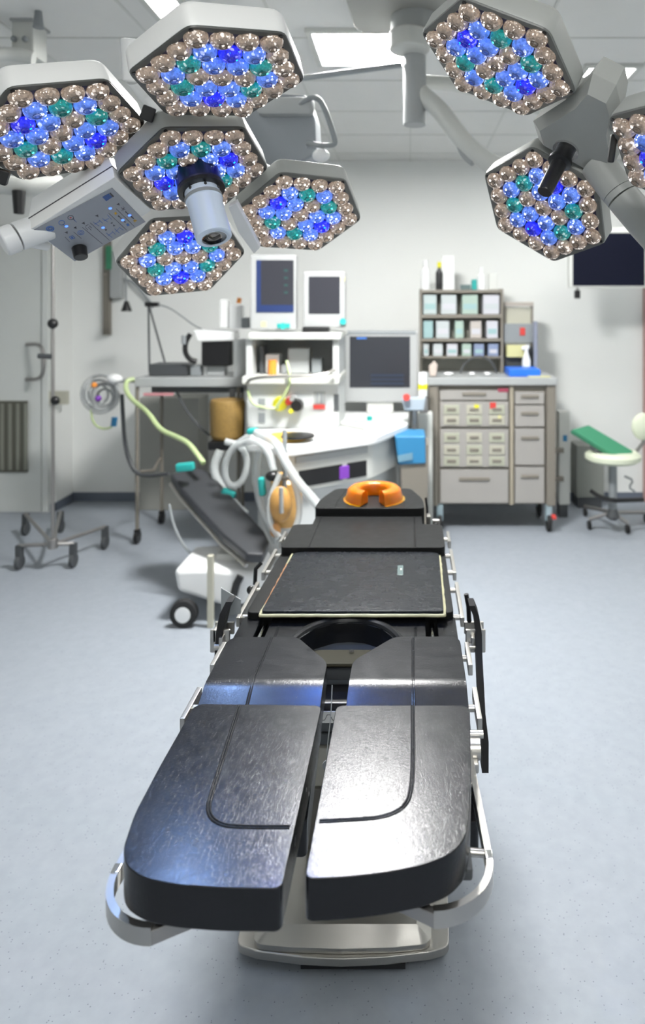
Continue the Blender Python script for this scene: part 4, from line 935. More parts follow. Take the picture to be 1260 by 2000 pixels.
mb = MB(); mb.tube([W(292, 600, 5.15), (W(322, 710, 5.15).x, 5.15, ztt+0.08)], 0.008, 8); mb.tube([(W(322, 710, 5.15).x, 5.15, ztt+0.08), (W(324, 710, 5.15).x, 5.15, ztt+0.003)], 0.008, 8); mb.build('slanted_strut', M['darkgrey'], t)
mb = MB(); mb.pbox(282, 590, 308, 599, 5.13, 0.05, 0.006); mb.build('head_clamp', M['black'], t)
mb = MB(); mb.tube([W(305, 594, 5.15), W(330, 600, 5.15), (W(352, 615, 5.12)), W(378, 635, 5.1), W(400, 645, 5.05)], 0.006, 8, smooth=2); mb.build('cable', M['midgrey'], t)
# microscope-like device: white hood over a black screen
MS = thing('video_device', W(425, 738, 4.9), 'white hooded device with a black front and black side grip on the trolley', 'device')
mb = MB(); mb.pbox(392, 664, 450, 716, 4.88, 0.16, 0.02); mb.build('dark_front', M['black'], MS)
mb = MB(); mb.prism([W(376, 645, 4.86), W(455, 648, 4.86), W(456, 666, 4.86), W(385, 668, 4.86)], (0, 0.2, 0.005), 0, 0.012); mb.build('hood', M['white'], MS)
mb = MB(); mb.tube([W(372, 652, 4.88), W(362, 668, 4.87), W(361, 688, 4.87), W(370, 702, 4.88), W(384, 706, 4.9)], 0.018, 12, smooth=2); mb.build('grip', M['black'], MS)
mb = MB(); mb.cyl(W(359, 672, 4.85), W(359, 655, 4.85), 0.016, n=14); mb.build('knob', M['midgrey'], MS)
mb = MB(); mb.bb(W(405, 0, 4.95).x, W(440, 0, 4.95).x, 4.93, 5.03, ztt+0.001, W(0, 712, 4.93).z, 0.008); mb.build('foot', M['palegrey'], MS)
mb = MB(); mb.pbox(455, 664, 500, 738, 4.84, 0.22, 0.012); q = mb.build('white_cabinet', M['palegrey']); tag(q, 'pale grey box standing between the black fronted device and the shelf bay', 'box')
# bottles and papers above it
for (x0, y0, x1, y1, m, nm, lab) in ((430, 585, 446, 655, 'white', 'glove_box', 'white packet standing at the left above the hooded device'),
                                      (448, 596, 474, 656, 'white', 'wipes_pack', 'white bag like pack above the hooded device'),
                                      (472, 620, 488, 654, 'midgrey', 'grey_bottle', 'small grey bottle between the white pack and the large left monitor')):
    a = W(x0, y0, 4.92); c = W(x1, y1-8, 4.92); zb = W(0, 645, 4.86).z+0.012
    mb = MB(); mb.bb(a.x, c.x, 4.90, 4.98, zb, a.z, 0.012); tag(mb.build(nm, M[m]), lab, 'supplies')
mb = MB(); mb.cyl(W(466, 592, 4.9), W(468, 582, 4.9), 0.016, n=12); tag(mb.build('orange_cap', M['orange']), 'small orange cap on top of the white pack left of the monitors', 'cap')

# round bundle of breathing hoses at the left end of the trolley
HB = thing('hose_bundle', W(195, 840, 4.95), 'round bundle of clear coiled hoses hanging at the left end of the grey trolley', 'hose bundle')
for k in range(7):
    cx, cy, r = 196+random.uniform(-8, 10), 772+random.uniform(-6, 8), 34-k*3.2
    yy = 4.86+0.02*k; mb = MB(); mb.tube([W(cx+r*1.05*math.cos(2*PI*i/20), cy+r*1.1*math.sin(2*PI*i/20), yy+0.02*math.sin(i)) for i in range(20)], 0.010, 8, closed=True)
    mb.build('coiled_hose', M['tube'] if k % 3 else M['palegrey'], HB)
mb = MB(); mb.ball(W(184, 752, 4.86), 0.02, 0); mb.build('connector', M['orange'], HB)
mb = MB(); mb.ball(W(192, 778, 4.84), 0.022); mb.build('valve', M['purple'], HB)
mb = MB(); mb.ball(W(224, 740, 4.85), 0.05, 0, (1.1, 0.8, 0.7)); mb.build('mask', M['white'], HB)
mb = MB(); mb.cyl(W(224, 815, 4.85), W(222, 832, 4.85), 0.02, n=12); mb.build('blue_connector', M['skyblue'], HB)
mb = MB(); mb.tube([W(178, 800, 4.86), W(180, 822, 4.86), W(192, 836, 4.86), W(212, 838, 4.86), W(224, 828, 4.86)], 0.008, 8, smooth=2); mb.build('drain_line', M['tubegreen'], HB)
mb = MB(); mb.tube([W(226, 745, 4.88), W(250, 742, 4.86), (W(266, 745, 4.82))], 0.014, 10); mb.build('hook_arm', M['palegrey'], HB)
tag(MB().tube([W(262, 740, 4.79), W(246, 744, 4.76), W(246, 765, 4.7), W(262, 785, 4.65), W(290, 805, 4.5), W(312, 840, 4.4), W(345, 853, 4.3), W(368, 865, 4.2), W(386, 888, 4.1), W(398, 905, 4.05)], 0.016, 10, smooth=2).build('green_hose', M['tubegreen']),
    'pale yellow green hose running from the trolley down to the black arm pad', 'hose')
tag(MB().tube([W(238, 770, 4.75), W(240, 810, 4.75), W(243, 860, 4.75), W(252, 900, 4.74), W(266, 925, 4.72), W(290, 930, 4.7), W(330, 925, 4.6)], 0.014, 10, smooth=2).build('black_hose', M['darkgrey']),
    'dark hose hanging in a curve from the hose bundle to the black arm pad', 'hose')
tag(MB().tube([W(345, 765, 4.9), W(362, 800, 4.85), W(390, 835, 4.8), W(410, 850, 4.78)], 0.008, 8, smooth=2).build('black_cable', M['darkgrey']), 'dark cable under the grey trolley beside the tan basket', 'cable')

tag(MB().tube([W(330, 985, 3.95), W(340, 1030, 3.93), W(360, 1070, 3.9), W(385, 1090, 3.88), W(415, 1097, 3.85)], 0.008, 8, smooth=2).build('floor_cable', M['midgrey']), 'grey cable drooping from the black arm pad to the white wheeled stand', 'cable')
# tan drum
DR = thing('tan_basket', W(435, 870, 4.55), 'tan brown woven drum hanging below the grey trolley', 'basket')
a = W(400, 785, 4.5); c = W(470, 862, 4.5)
mb = MB(); mb.lathe([(0, 0), (0.098, 0), (0.112, 0.03), (0.116, (a.z-c.z)*0.9), (0.108, a.z-c.z), (0, a.z-c.z)], Matrix.Translation(((a.x+c.x)/2, 4.62, c.z)), 28); mb.build('drum', M['tan'], DR)
mb = MB(); mb.bb(a.x+0.02, c.x+0.05, 4.5, 4.78, c.z-0.06, c.z-0.004, 0.008); mb.build('drum_holder', M['black'], DR)
mb = MB(); mb.bb((a.x+c.x)/2-0.02, (a.x+c.x)/2+0.02, 4.735, 4.765, c.z-0.02, W(0, 757, 4.8).z, 0.004); mb.build('hanger', M['darkgrey'], DR)

# ------------------------------------------------------------------ black padded arm board on a white wheeled stand
ST = thing('wheeled_stand', FL(430, 1195, 0), 'white wheeled stand carrying the slanted black arm pad beside the operating table', 'stand')
YS = 3.62
mb = MB(); a = W(338, 1112, YS); c = W(500, 1180, YS)
mb.prism([(a.x, YS, a.z), (W(410, 0, YS).x, YS, a.z+0.005), (W(500, 0, YS).x, YS, a.z-0.02), (W(520, 0, YS).x, YS, 0.09), (W(430, 0, YS).x, YS, 0.085), (W(345, 0, YS).x, YS, a.z-0.12)], (0, 0.36, 0), 0, 0.03, 4); mb.build('base', M['white'], ST)
mb = MB(); mb.tube([W(470, 1125, YS-0.02), W(462, 1140, YS-0.03), W(452, 1180, YS-0.04)], 0.02, 10); mb.build('pedal', M['black'], ST)
for X, Y_, in (((366-PX)*3.62/FPX, 3.60), ((366-PX)*3.62/FPX, 3.98), (-0.78, 3.98)):
    wh = MB(); wh.lathe([(0, -0.02), (0.045, -0.02), (0.052, -0.026), (0.068, -0.022), (0.070, 0.0), (0.068, 0.022), (0.052, 0.026), (0, 0.02)], Matrix.Translation((X, Y_-0.03, 0.0705)) @ Matrix.Rotation(PI/2, 4, 'X'), 28); wo = wh.build('wheel', M['rubber'], ST)
    hb_ = MB(); hb_.lathe([(0, 0.0), (0.040, 0), (0.040, 0.008), (0.0, 0.010)], Matrix.Translation((X, Y_-0.05, 0.0705)) @ Matrix.Rotation(PI/2, 4, 'X'), 24); hb_.build('hubcap', M['white'], wo)
mb = MB(); x0 = W(428, 0, 3.78).x; mb.bb(x0-0.01, x0+0.10, 3.75, 3.87, 0.15, W(0, 1075, 3.8).z, 0.015); mb.build('column', M['offwhite'], ST)
mb = MB(); x0 = W(411, 0, 3.55).x; mb.bb(x0-0.018, x0+0.012, 3.55, 3.58, 0.0, W(0, 1085, 3.56).z, 0.003); mb.build('front_strip', M['beige'], ST)
mb = MB(); mb.box(W(482, 1098, 3.8), (0.13, 0.1, 0.07), (0, 0.3, 0), 0.02); mb.build('tilt_joint', M['taupe'], ST)
# pad: slanting slab from upper left to lower right
q0, q1, q2 = W(335, 925, 4.12), W(395, 915, 4.20), W(478, 1080, 3.56)
nrm_ = ((q1-q0).cross(q2-q0)).normalized()
if nrm_.z < 0: nrm_ = -nrm_
pa = [onplane(x, y, q0, nrm_) for x, y in ((333, 924), (392, 914), (412, 922), (516, 1036), (527, 1058), (514, 1084), (482, 1082), (436, 1044), (352, 952))]
mb = MB(); mb.prism(pa, -nrm_*0.06, 0, 0.014, 3); mb.build('arm_pad', mat('charcoal vinyl', (0.035, 0.037, 0.042), 0.4), ST)
mb = MB(); mb.tube([pa[0]-nrm_*0.075, pa[8]-nrm_*0.075, pa[7]-nrm_*0.075, pa[6]-nrm_*0.075], 0.011, 8); mb.build('pad_rail', M['steel'], ST)

# ------------------------------------------------------------------ anaesthetic machine
AM = thing('anaesthetic_machine', (-0.6, 4.5, 0), 'large white anaesthetic machine with shelves, gauges and a white worktop', 'medical machine')
YA = 4.45
zw = 0.86
def X_(px, Y): return (px-PX)*Y/FPX
wt = [(X_(484, 4.1), 4.02), (X_(560, 3.86), 3.84), (X_(733, 4.2), 4.20), (X_(797, 4.7), 4.66), (X_(800, 5.2), 5.25), (X_(600, 5.2), 5.25), (X_(490, 4.97), 4.97)]
mb = MB(); mb.prism([(x, y, zw-0.045) for x, y in rounded(wt, 0.05, 5)], (0, 0, 0.045), 0, 0.012); mb.build('worktop', M['white'], AM)
cen = Vector((sum(x for x, y in wt)/7, sum(y for x, y in wt)/7))
def sc(k, extra=0): return [tuple(cen+(Vector(p)-cen)*k) for p in wt]
mb = MB(); mb.prism([(x, y, 0.60) for x, y in rounded(sc(0.93), 0.04, 4)], (0, 0, 0.214), 0, 0.008); mb.build('drawer_block', M['offwhite'], AM)
mb = MB(); mb.prism([(x, y, 0.12) for x, y in rounded(sc(0.86), 0.04, 4)], (0, 0, 0.479), 0, 0.01); mb.build('lower_body', M['machine'], AM)
mb = MB()
for x, y in sc(0.75)[1:5]: mb.cyl((x-0.02, y, 0.06), (x+0.02, y, 0.06), 0.06, n=20, bev=0.008)
for x, y in sc(0.75)[0:1]+sc(0.75)[5:]: mb.cyl((x-0.02, y, 0.06), (x+0.02, y, 0.06), 0.06, n=20, bev=0.008)
mb.build('castors', M['rubber'], AM)
# front face of the drawer block follows the slanted edge 1-2 of the worktop
f0, f1 = Vector(sc(0.93)[1]), Vector(sc(0.93)[2]); fd = (f1-f0).normalized(); fn = Vector((fd.y, -fd.x)); fl = (f1-f0).length
def on_face(u0, u1, z0, z1, th, m, name, bev=0.004, off=0.0):
    cc = f0+fd*(fl*(u0+u1)/2)+fn*(th/2+off); ang = math.atan2(fd.y, fd.x)
    return MB().box((cc.x, cc.y, (z0+z1)/2), (fl*(u1-u0), th, z1-z0), (0, 0, ang), bev).build(name, M[m], AM)
on_face(0.06, 0.94, 0.765, 0.805, 0.012, 'palegrey', 'pull_out_shelf')
on_face(0.10, 0.62, 0.625, 0.72, 0.006, 'black', 'open_slot')
on_face(0.68, 0.93, 0.625, 0.72, 0.006, 'black', 'open_slot')
on_face(0.58, 0.70, 0.632, 0.708, 0.012, 'purple', 'purple_box')
# second body panel below
# tower behind the worktop: gauge panel, bay with shelf, top shelf
a, c = W(482, 738, 4.5), W(662, 830, 4.5)
mb = MB(); mb.bb(a.x, c.x, 4.5, 4.95, zw+0.001, a.z, 0.01); mb.build('gauge_panel', M['machine'], AM)
mb = MB(); mb.bb(a.x-0.02, c.x+0.01, 4.44, 4.95, W(0, 745, 4.44).z-0.02, W(0, 738, 4.44).z+0.01, 0.012); mb.build('middle_shelf', M['offwhite'], AM)
zm = W(0, 738, 4.44).z+0.01
mb = MB(); mb.bb(a.x, c.x, 4.90, 4.95, zm, W(0, 662, 4.5).z, 0.004); mb.build('bay_back', M['palegrey'], AM)
for x in (a.x+0.015, c.x-0.02):
    mb = MB(); mb.bb(x-0.02, x+0.02, 4.5, 4.9, zm, W(0, 662, 4.5).z, 0.004); mb.build('bay_side', M['machine'], AM)
zt = W(0, 650, 4.46).z
mb = MB(); mb.bb(W(484, 0, 4.46).x, W(666, 0, 4.46).x, 4.46, 4.95, zt-0.045, zt, 0.012); mb.build('top_shelf', M['offwhite'], AM)
# vaporiser dials etc on the gauge panel
def dial(px, py, r, m, name, dep=0.05):
    p = W(px, py, 4.5); return MB().cyl((p.x, 4.5, p.z), (p.x, 4.5-dep, p.z), r, r*0.9, 24, 0, 0.004).build(name, M[m], AM)
dial(548, 788, 0.048, 'yellow', 'yellow_dial'); dial(567, 782, 0.026, 'red', 'red_knob', 0.06); dial(582, 790, 0.040, 'black', 'black_dial', 0.07); dial(574, 776, 0.018, 'palegrey', 'grey_knob', 0.08); dial(572, 800, 0.016, 'yellow', 'yellow_knob', 0.08)
def flat(px0, py0, px1, py1, m, name, Y=4.5, th=0.006, par=None):
    a = W(px0, py0, Y); c = W(px1, py1, Y); return MB().bb(a.x, c.x, Y-th, Y, c.z, a.z, 0.001).build(name, M[m], par or AM)
flat(613, 765, 636, 800, 'palegrey', 'gauge_window'); flat(612, 790, 635, 799, 'red', 'red_label', 4.493, 0.003)
flat(652, 770, 662, 802, 'darkgrey', 'side_socket')
flat(505, 778, 518, 800, 'midgrey', 'flow_tube'); flat(505, 806, 518, 826, 'midgrey', 'flow_tube')
for x in (618, 626): flat(x, 768, x+4, 788, 'midgrey', 'flow_scale', 4.494, 0.004)
# things in the bay
def in_bay(px0, px1, py0, m, name, label, cat, Y=4.6, dep=0.12, bev=0.01):
    x0, x1 = X_(px0, Y), X_(px1, Y); mb = MB(); mb.bb(x0, x1, Y, Y+dep, zm+0.0005, W(0, py0, Y).z, bev); return tag(mb.build(name, M[m]), label, cat)
in_bay(506, 516, 676, 'darkgrey', 'dark_bottle', 'dark bottle at the left end of the bay under the monitors', 'bottle')
in_bay(518, 545, 692, 'white', 'white_jar', 'white jar left of centre in the bay under the monitors', 'jar')
in_bay(562, 604, 680, 'palegrey', 'monitor_module', 'grey module with a teal cap in the bay under the monitors', 'module')
in_bay(608, 628, 700, 'midgrey', 'grey_module', 'small dark grey module at the right in the bay under the monitors', 'module')
in_bay(548, 560, 712, 'midgrey', 'small_box', 'small grey box behind the orange cap in the bay', 'box')
p = W(532, 712, 4.56); o = MB().cyl((p.x, 4.56, zm+0.001), (p.x, 4.56, p.z+0.03), 0.028, n=20).build('orange_cap', M['orange']); tag(o, 'round orange cap standing in the bay beside the white jar', 'cap')
# curved grey tray rails
mb = MB(); mb.tube([W(482, 750, 4.40), W(490, 738, 4.36), W(560, 735, 4.34), W(630, 733, 4.34), W(655, 722, 4.40)], 0.010, 10, smooth=2); mb.build('tray_rail', M['steel'], AM)
mb = MB(); mb.tube([W(560, 705, 4.42), W(568, 740, 4.38), W(560, 765, 4.38), W(540, 795, 4.40)], 0.010, 8, smooth=2); mb.build('sample_line', M['tubegreen'], AM)
mb = MB(); mb.tube([W(484, 762, 4.42), W(492, 790, 4.40), W(520, 797, 4.40), W(545, 797, 4.42)], 0.009, 8, smooth=2); mb.build('sample_line', M['tubegreen'], AM)
# orange-capped absorber at the left corner of the worktop
mb = MB(); p = FL(560, 856, zw+0.003); mb.lathe([(0, 0), (0.125, 0), (0.13, 0.010), (0.12, 0.022), (0, 0.024)], Matrix.Translation((p.x, p.y, zw)), 32); mb.build('absorber_lid', mat('yellow orange rim', (0.75, 0.47, 0.08), 0.4), AM)
mb = MB(); p2 = FL(582, 851, zw+0.03); mb.lathe([(0, 0), (0.10, 0), (0.095, 0.012), (0, 0.014)], Matrix.Translation((p2.x, p2.y, zw+0.0245)), 28); mb.build('absorber_seal', M['black'], AM)
mb = MB(); p = W(557, 940, 3.74); mb.lathe([(0, 0), (0.06, 0.02), (0.085, 0.09), (0.085, 0.26), (0.05, 0.30), (0, 0.30)], Matrix.Translation((p.x, 3.78, 0.44)), 24); mb.build('lime_canister', mat('amber canister', (0.60, 0.34, 0.10), 0.35, var=0.3, vscale=30), AM)
mb = MB(); mb.tube([W(556, 840, 3.72), W(556, 880, 3.70), W(557, 930, 3.69), W(552, 1000, 3.69)], 0.012, 10); mb.build('black_rod', M['midgrey'], AM)
mb = MB(); mb.ball(W(532, 930, 3.66), 0.034, 0, (1.1, 0.9, 0.8)); mb.build('black_valve', M['black'], AM)
mb = MB(); mb.box(W(556, 935, 3.66), (0.10, 0.02, 0.016), None, 0.005); mb.build('cross_clamp', M['taupe'], AM)
# monitors
def monitor(px0, py0, px1, py1, sx0, sy0, sx1, sy1, Y, label, glow, extra=None, stand=None, tilt=0):
    base = W((px0+px1)/2, py1, Y); t = thing('patient_monitor', (base.x, Y+0.05, base.z), label, 'monitor')
    mb = MB(); mb.pbox(px0, py0, px1, py1, Y, 0.09, 0.012); mb.build('casing', M['casing'], t)
    a = W(sx0, sy0, Y); c = W(sx1, sy1, Y)
    sm = bpy.data.materials.new('monitor screen'); sm.use_nodes = True; nt = sm.node_tree; b = nt.nodes['Principled BSDF']
    b.inputs['Base Color'].default_value = (0.02, 0.02, 0.025, 1); b.inputs['Roughness'].default_value = 0.2
    b.inputs['Emission Color'].default_value = (0.055, 0.058, 0.072, 1) if glow != 2 else (0.035, 0.043, 0.05, 1); b.inputs['Emission Strength'].default_value = 0.8
    mb = MB(); mb.bb(a.x, c.x, Y-0.003, Y+0.01, c.z, a.z, 0.001); so = mb.build('screen', sm, t)
    if extra: extra(t, a, c, Y, so)
    return t
EM = lambda n, c, s: mat(n, c, 0.4, emis=c, estr=s)
m_bl = EM('blue trace', (0.012, 0.025, 0.09), 0.9); m_gr = EM('green trace', (0.012, 0.05, 0.045), 0.9)
def ex1(t, a, c, Y, so):
    w_, h_ = c.x-a.x, a.z-c.z
    mb = MB(); mb.bb(a.x, a.x+w_*0.12, Y-0.0045, Y-0.003, c.z, a.z); mb.bb(a.x, c.x, Y-0.0046, Y-0.003, c.z, c.z+h_*0.14); mb.build('blue_readout', m_bl, so)
    mb = MB(); 
    for k in range(4): mb.bb(a.x+w_*0.74, a.x+w_*0.84, Y-0.0045, Y-0.003, a.z-h_*(0.22+0.14*k), a.z-h_*(0.18+0.14*k))
    mb.build('green_readout', m_gr, so)
    mb = MB(); mb.cyl(W(553, 637, Y), W(553, 637, Y-0.03), 0.022, n=18); mb.pbox(541, 632, 549, 641, Y-0.01, 0.01, 0.003); mb.pbox(557, 632, 566, 641, Y-0.01, 0.01, 0.003); mb.build('teal_keys', M['teal'], t)
    mb = MB(); mb.pbox(510, 628, 520, 638, Y-0.004, 0.006, 0.001); mb.build('yellow_sticker', M['straw'], t)
monitor(488, 497, 578, 644, 501, 508, 574, 610, 4.58, 'left tall grey patient monitor with a blue edged screen on the top shelf', 1, ex1)
def ex2(t, a, c, Y, so):
    mb = MB(); mb.cyl(W(670, 628, Y), W(670, 628, Y-0.04), 0.022, n=18); mb.build('teal_knob', M['teal'], t)
    mb = MB(); mb.pbox(666, 541, 674, 549, Y-0.004, 0.006, 0.001); mb.build('yellow_sticker', M['straw'], t)
    mb = MB(); mb.pbox(590, 638, 642, 650, Y-0.06, 0.10, 0.01); mb.build('black_foot', M['black'], t)
monitor(592, 530, 674, 640, 603, 540, 664, 613, 4.60, 'smaller grey patient monitor with a teal knob at the right of the top shelf', 1, ex2)
def ex3(t, a, c, Y, so):
    w_, h_ = c.x-a.x, a.z-c.z
    mb = MB(); mb.bb(a.x+w_*0.12, a.x+w_*0.28, Y-0.0045, Y-0.003, a.z-h_*0.05, a.z-h_*0.02+0.0); mb.build('blue_readout', EM('blue header', (0.03, 0.12, 0.40), 1.0), so)
    mb = MB()
    for k in range(3): mb.bb(a.x+w_*0.35, a.x+w_*0.9, Y-0.0045, Y-0.003, c.z+h_*(0.06+0.08*k), c.z+h_*(0.10+0.08*k))
    mb.build('text_rows', EM('faint blue rows', (0.012, 0.02, 0.04), 1.0), so)
    mb = MB(); mb.bb((a.x+c.x)/2-0.1, (a.x+c.x)/2+0.1, Y+0.02, Y+0.08, zw+0.001, c.z-0.09, 0.01); mb.build('monitor_neck', M['offwhite'], t)
    mb = MB(); mb.pbox(674, 646, 812, 653, Y-0.006, 0.01, 0.003); mb.build('top_rim', M['midgrey'], t)
monitor(670, 645, 816, 786, 683, 657, 801, 757, 5.12, 'large flat monitor standing on the right side of the white worktop', 2, ex3)
# papers and clipboard tray on the worktop
p = [FL(655, 824, zw+0.02), FL(712, 836, zw+0.02), FL(788, 822, zw+0.02), FL(738, 812, zw+0.02)]
mb = MB(); mb.prism([(q.x, q.y, zw+0.0005) for q in p], (0, 0, 0.022), 0, 0.004); tag(mb.build('writing_tray', M['offwhite']), 'white writing tray lying on the worktop in front of the large monitor', 'tray')
q = FL(722, 819, zw+0.03); tag(MB().cyl((q.x, q.y, zw+0.023), (q.x, q.y, zw+0.050), 0.018, n=16).build('teal_pot', M['teal']), 'small teal pot on the white writing tray', 'pot')
q = FL(704, 822, zw+0.03); tag(MB().box((q.x, q.y, zw+0.028), (0.08, 0.05, 0.008), (0, 0, 0.3), 0.002).build('blue_card', mat('pale blue card', (0.42, 0.62, 0.70), 0.5)), 'pale blue card lying on the white writing tray', 'card')
# breathing hoses, teal fittings
def hose(pts, r, m, label, name='breathing_hose'):
    return tag(MB().tube([W(*p) for p in pts], r, 12, smooth=2).build(name, M[m]), label, 'hose')
hose([(490, 850, 3.92), (455, 872, 3.92), (438, 905, 3.92), (440, 940, 3.93), (458, 952, 3.95), (478, 935, 3.97), (484, 895, 3.98), (470, 870, 3.98), (440, 862, 3.98)], 0.019, 'tube', 'looped clear breathing hose left of the white worktop')
hose([(500, 845, 3.80), (540, 862, 3.72), (556, 900, 3.64), (580, 940, 3.60), (612, 975, 3.56), (640, 1010, 3.5)], 0.024, 'tube', 'clear breathing hose sweeping from the worktop corner to the head pad')
hose([(505, 880, 3.78), (500, 930, 3.78), (506, 980, 3.78), (522, 1020, 3.76), (540, 1060, 3.74)], 0.020, 'tube', 'clear breathing hose hanging straight down beside the amber bag')
hose([(548, 925, 3.64), (528, 970, 3.60), (524, 1020, 3.58), (545, 1050, 3.56)], 0.016, 'tube', 'thin clear hose bounding the left of the amber bag')
hose([(566, 925, 3.64), (582, 960, 3.60), (586, 1010, 3.58), (570, 1045, 3.56)], 0.016, 'tube', 'thin clear hose bounding the right of the amber bag')
hose([(430, 880, 4.16), (415, 915, 4.14), (432, 955, 4.12), (458, 985, 4.10), (480, 1005, 4.08)], 0.026, 'tube', 'wide clear hose between the black arm pad and the looped hose')
hose([(470, 868, 3.80), (500, 858, 3.75), (525, 880, 3.70), (535, 920, 3.66)], 0.02, 'tube', 'short clear hose arching over the black valve')
BG = thing('breathing_bag', W(554, 1045, 3.57), 'amber breathing bag hanging below the white worktop beside the head pad', 'bag')
mb = MB(); mb.ball(W(548, 985, 3.60), 0.07, 0, (0.85, 0.7, 1.35), 20); mb.build('bag', mat('amber rubber', (0.52, 0.28, 0.08), 0.4, var=0.2, vscale=20), BG)
mb = MB(); mb.ball(W(538, 1035, 3.58), 0.03, 0, (1.0, 0.8, 1.3), 16); mb.build('bag_neck', mat('brown rubber', (0.42, 0.20, 0.06), 0.4), BG)
mb = MB(); mb.cyl(W(549, 952, 3.53), W(550, 1002, 3.53), 0.011, n=12); mb.build('grey_clip', M['palegrey'], BG)
for (x, y, Y, sx, sz, lab) in ((362, 912, 4.0, 0.075, 0.035, 'teal mask fitting on the upper end of the black arm pad'), (446, 965, 4.02, 0.06, 0.035, 'teal elbow fitting beside the looped breathing hose'), (494, 842, 3.84, 0.045, 0.025, 'teal blue connector at the left corner of the worktop'), (512, 950, 3.68, 0.025, 0.07, 'dark teal fitting behind the straight breathing hose')):
    tag(MB().box(W(x, y, Y), (sx*1.4, 0.05, sz*1.4), (0, 0.4 if 'elbow' in lab else -0.1, 0), 0.012).build('teal_fitting', M['teal']), lab, 'fitting')

# ------------------------------------------------------------------ items between the machine and the cart
BN = thing('waste_bin', (0.02, 4.54, 0), 'dark taupe waste bin lined with a blue bag beside the drawer cart', 'waste bin')
mb = MB(); zb_ = W(0, 868, 4.42).z; mb.prism([(X_(790, 4.44), 4.45, 0.0), (X_(834, 4.44), 4.45, 0.0), (X_(834, 4.44), 4.64, 0.0), (X_(790, 4.44), 4.64, 0.0)], (0, 0, 0), 0, 0.006, 2,
   top=[(X_(780, 4.42), 4.42, zb_), (X_(838, 4.42), 4.42, zb_), (X_(838, 4.42), 4.66, zb_), (X_(780, 4.42), 4.66, zb_)]); mb.build('bin_body', M['taupe'], BN)
mb = MB(); mb.prism([W(778, 908, 4.41), W(832, 906, 4.41), W(831, 852, 4.41), W(771, 852, 4.41)], (0, 0.26, 0), 0, 0.01); mb.build('blue_liner', M['skyblue'], BN)
mb = MB(); mb.prism([W(776, 890, 4.402), W(806, 884, 4.402), W(806, 898, 4.402), W(778, 903, 4.402)], (0, 0.004, 0)); mb.build('grey_sticker', mat('dusty blue', (0.14, 0.27, 0.36), 0.5), BN)
t = thing('sharps_box', W(810, 805, 4.72), 'grey sharps container with a red lid button fixed beside the large monitor', 'sharps box')
mb = MB(); mb.prism([W(784, 778, 4.68), W(832, 778, 4.68), W(828, 802, 4.68), W(790, 802, 4.68)], (0, 0.1, 0), 0, 0.008); mb.build('box', mat('pale blue grey plastic', (0.36, 0.42, 0.48), 0.4), t)
mb = MB(); mb.cyl(W(794, 776, 4.68), W(794, 776, 4.64), 0.024, n=18); mb.build('red_button', M['red'], t)
mb = MB(); mb.bb(X_(806, 4.78), X_(814, 4.78), 4.76, 4.79, zw-0.3, W(0, 802, 4.7).z, 0.003); mb.build('bracket', M['steeld'], t)
t = thing('hand_gel_bottle', W(825, 765, 4.85), 'white dispenser bottle with a yellow band left of the drawer cart top', 'bottle')
a = W(816, 728, 4.85); c = W(836, 776, 4.85)
mb = MB(); mb.cyl(((a.x+c.x)/2, 4.88, c.z), ((a.x+c.x)/2, 4.88, a.z), 0.034, n=20, bev=0.006); bo = mb.build('bottle', M['white'], t)
mb = MB(); mb.lathe([(0.0350, -0.018), (0.0354, -0.017), (0.0354, 0.017), (0.0350, 0.018)], Matrix.Translation(((a.x+c.x)/2, 4.88, W(0, 755, 4.88).z)), 24); mb.build('yellow_band', M['yellow'], bo)
mb = MB(); mb.bb(a.x+0.01, c.x, 4.87, 4.91, W(0, 805, 4.9).z+0.0005, c.z-0.001, 0.003); mb.build('holder', M['steeld'], t)
tag(MB().prism([W(838, 716, 5.08), W(848, 706, 5.08), W(855, 712, 5.08), W(852, 735, 5.08), W(840, 735, 5.08)], (0, 0.06, 0), 0, 0.006).build('paper_roll', mat('pinkish paper', (0.55, 0.47, 0.42), 0.6)), 'pinkish paper bundle at the left corner of the cart top', 'paper')
tag(MB().bb(X_(816, 4.9), X_(845, 4.9), 4.87, 4.98, 0.0, W(0, 805, 4.9).z, 0.01).build('side_post', M['offwhite']), 'white post with the sharps box between the monitor and the drawer cart', 'post')

# ------------------------------------------------------------------ drawer cart
CT = thing('drawer_cart', (0.63, 5.35, 0), 'large taupe drawer cart on castors in front of the back wall', 'cart')
YC = 5.08; yb = 5.55
xl, xr = W(838, 0, YC).x, W(1086, 0, YC).x
zc_t, zc_b = W(0, 752, YC).z, W(0, 986, YC).z
mb = MB(); mb.bb(xl+0.05, xr-0.05, YC+0.02, yb, zc_b, zc_t, 0.006); mb.build('carcass', M['taupe'], CT)
for x0, x1 in ((xl, xl+0.07), (xr-0.07, xr)):
    mb = MB(); mb.bb(x0, x1, YC-0.01, yb, zc_b-0.01, zc_t+0.01, 0.012); mb.build('corner_post', M['taupe'], CT)
mb = MB(); mb.bb(xl-0.012, xr+0.01, YC-0.03, yb+0.01, zc_t, W(0, 737, YC).z, 0.010); mb.build('counter', M['palegrey'], CT)
zct = W(0, 737, YC).z
mb = MB(); mb.bb(W(996, 0, YC).x, W(1003, 0, YC).x, YC-0.004, YC+0.03, zc_b, zc_t, 0.002); mb.build('centre_post', mat('beige steel', (0.36, 0.32, 0.25), 0.5), CT)
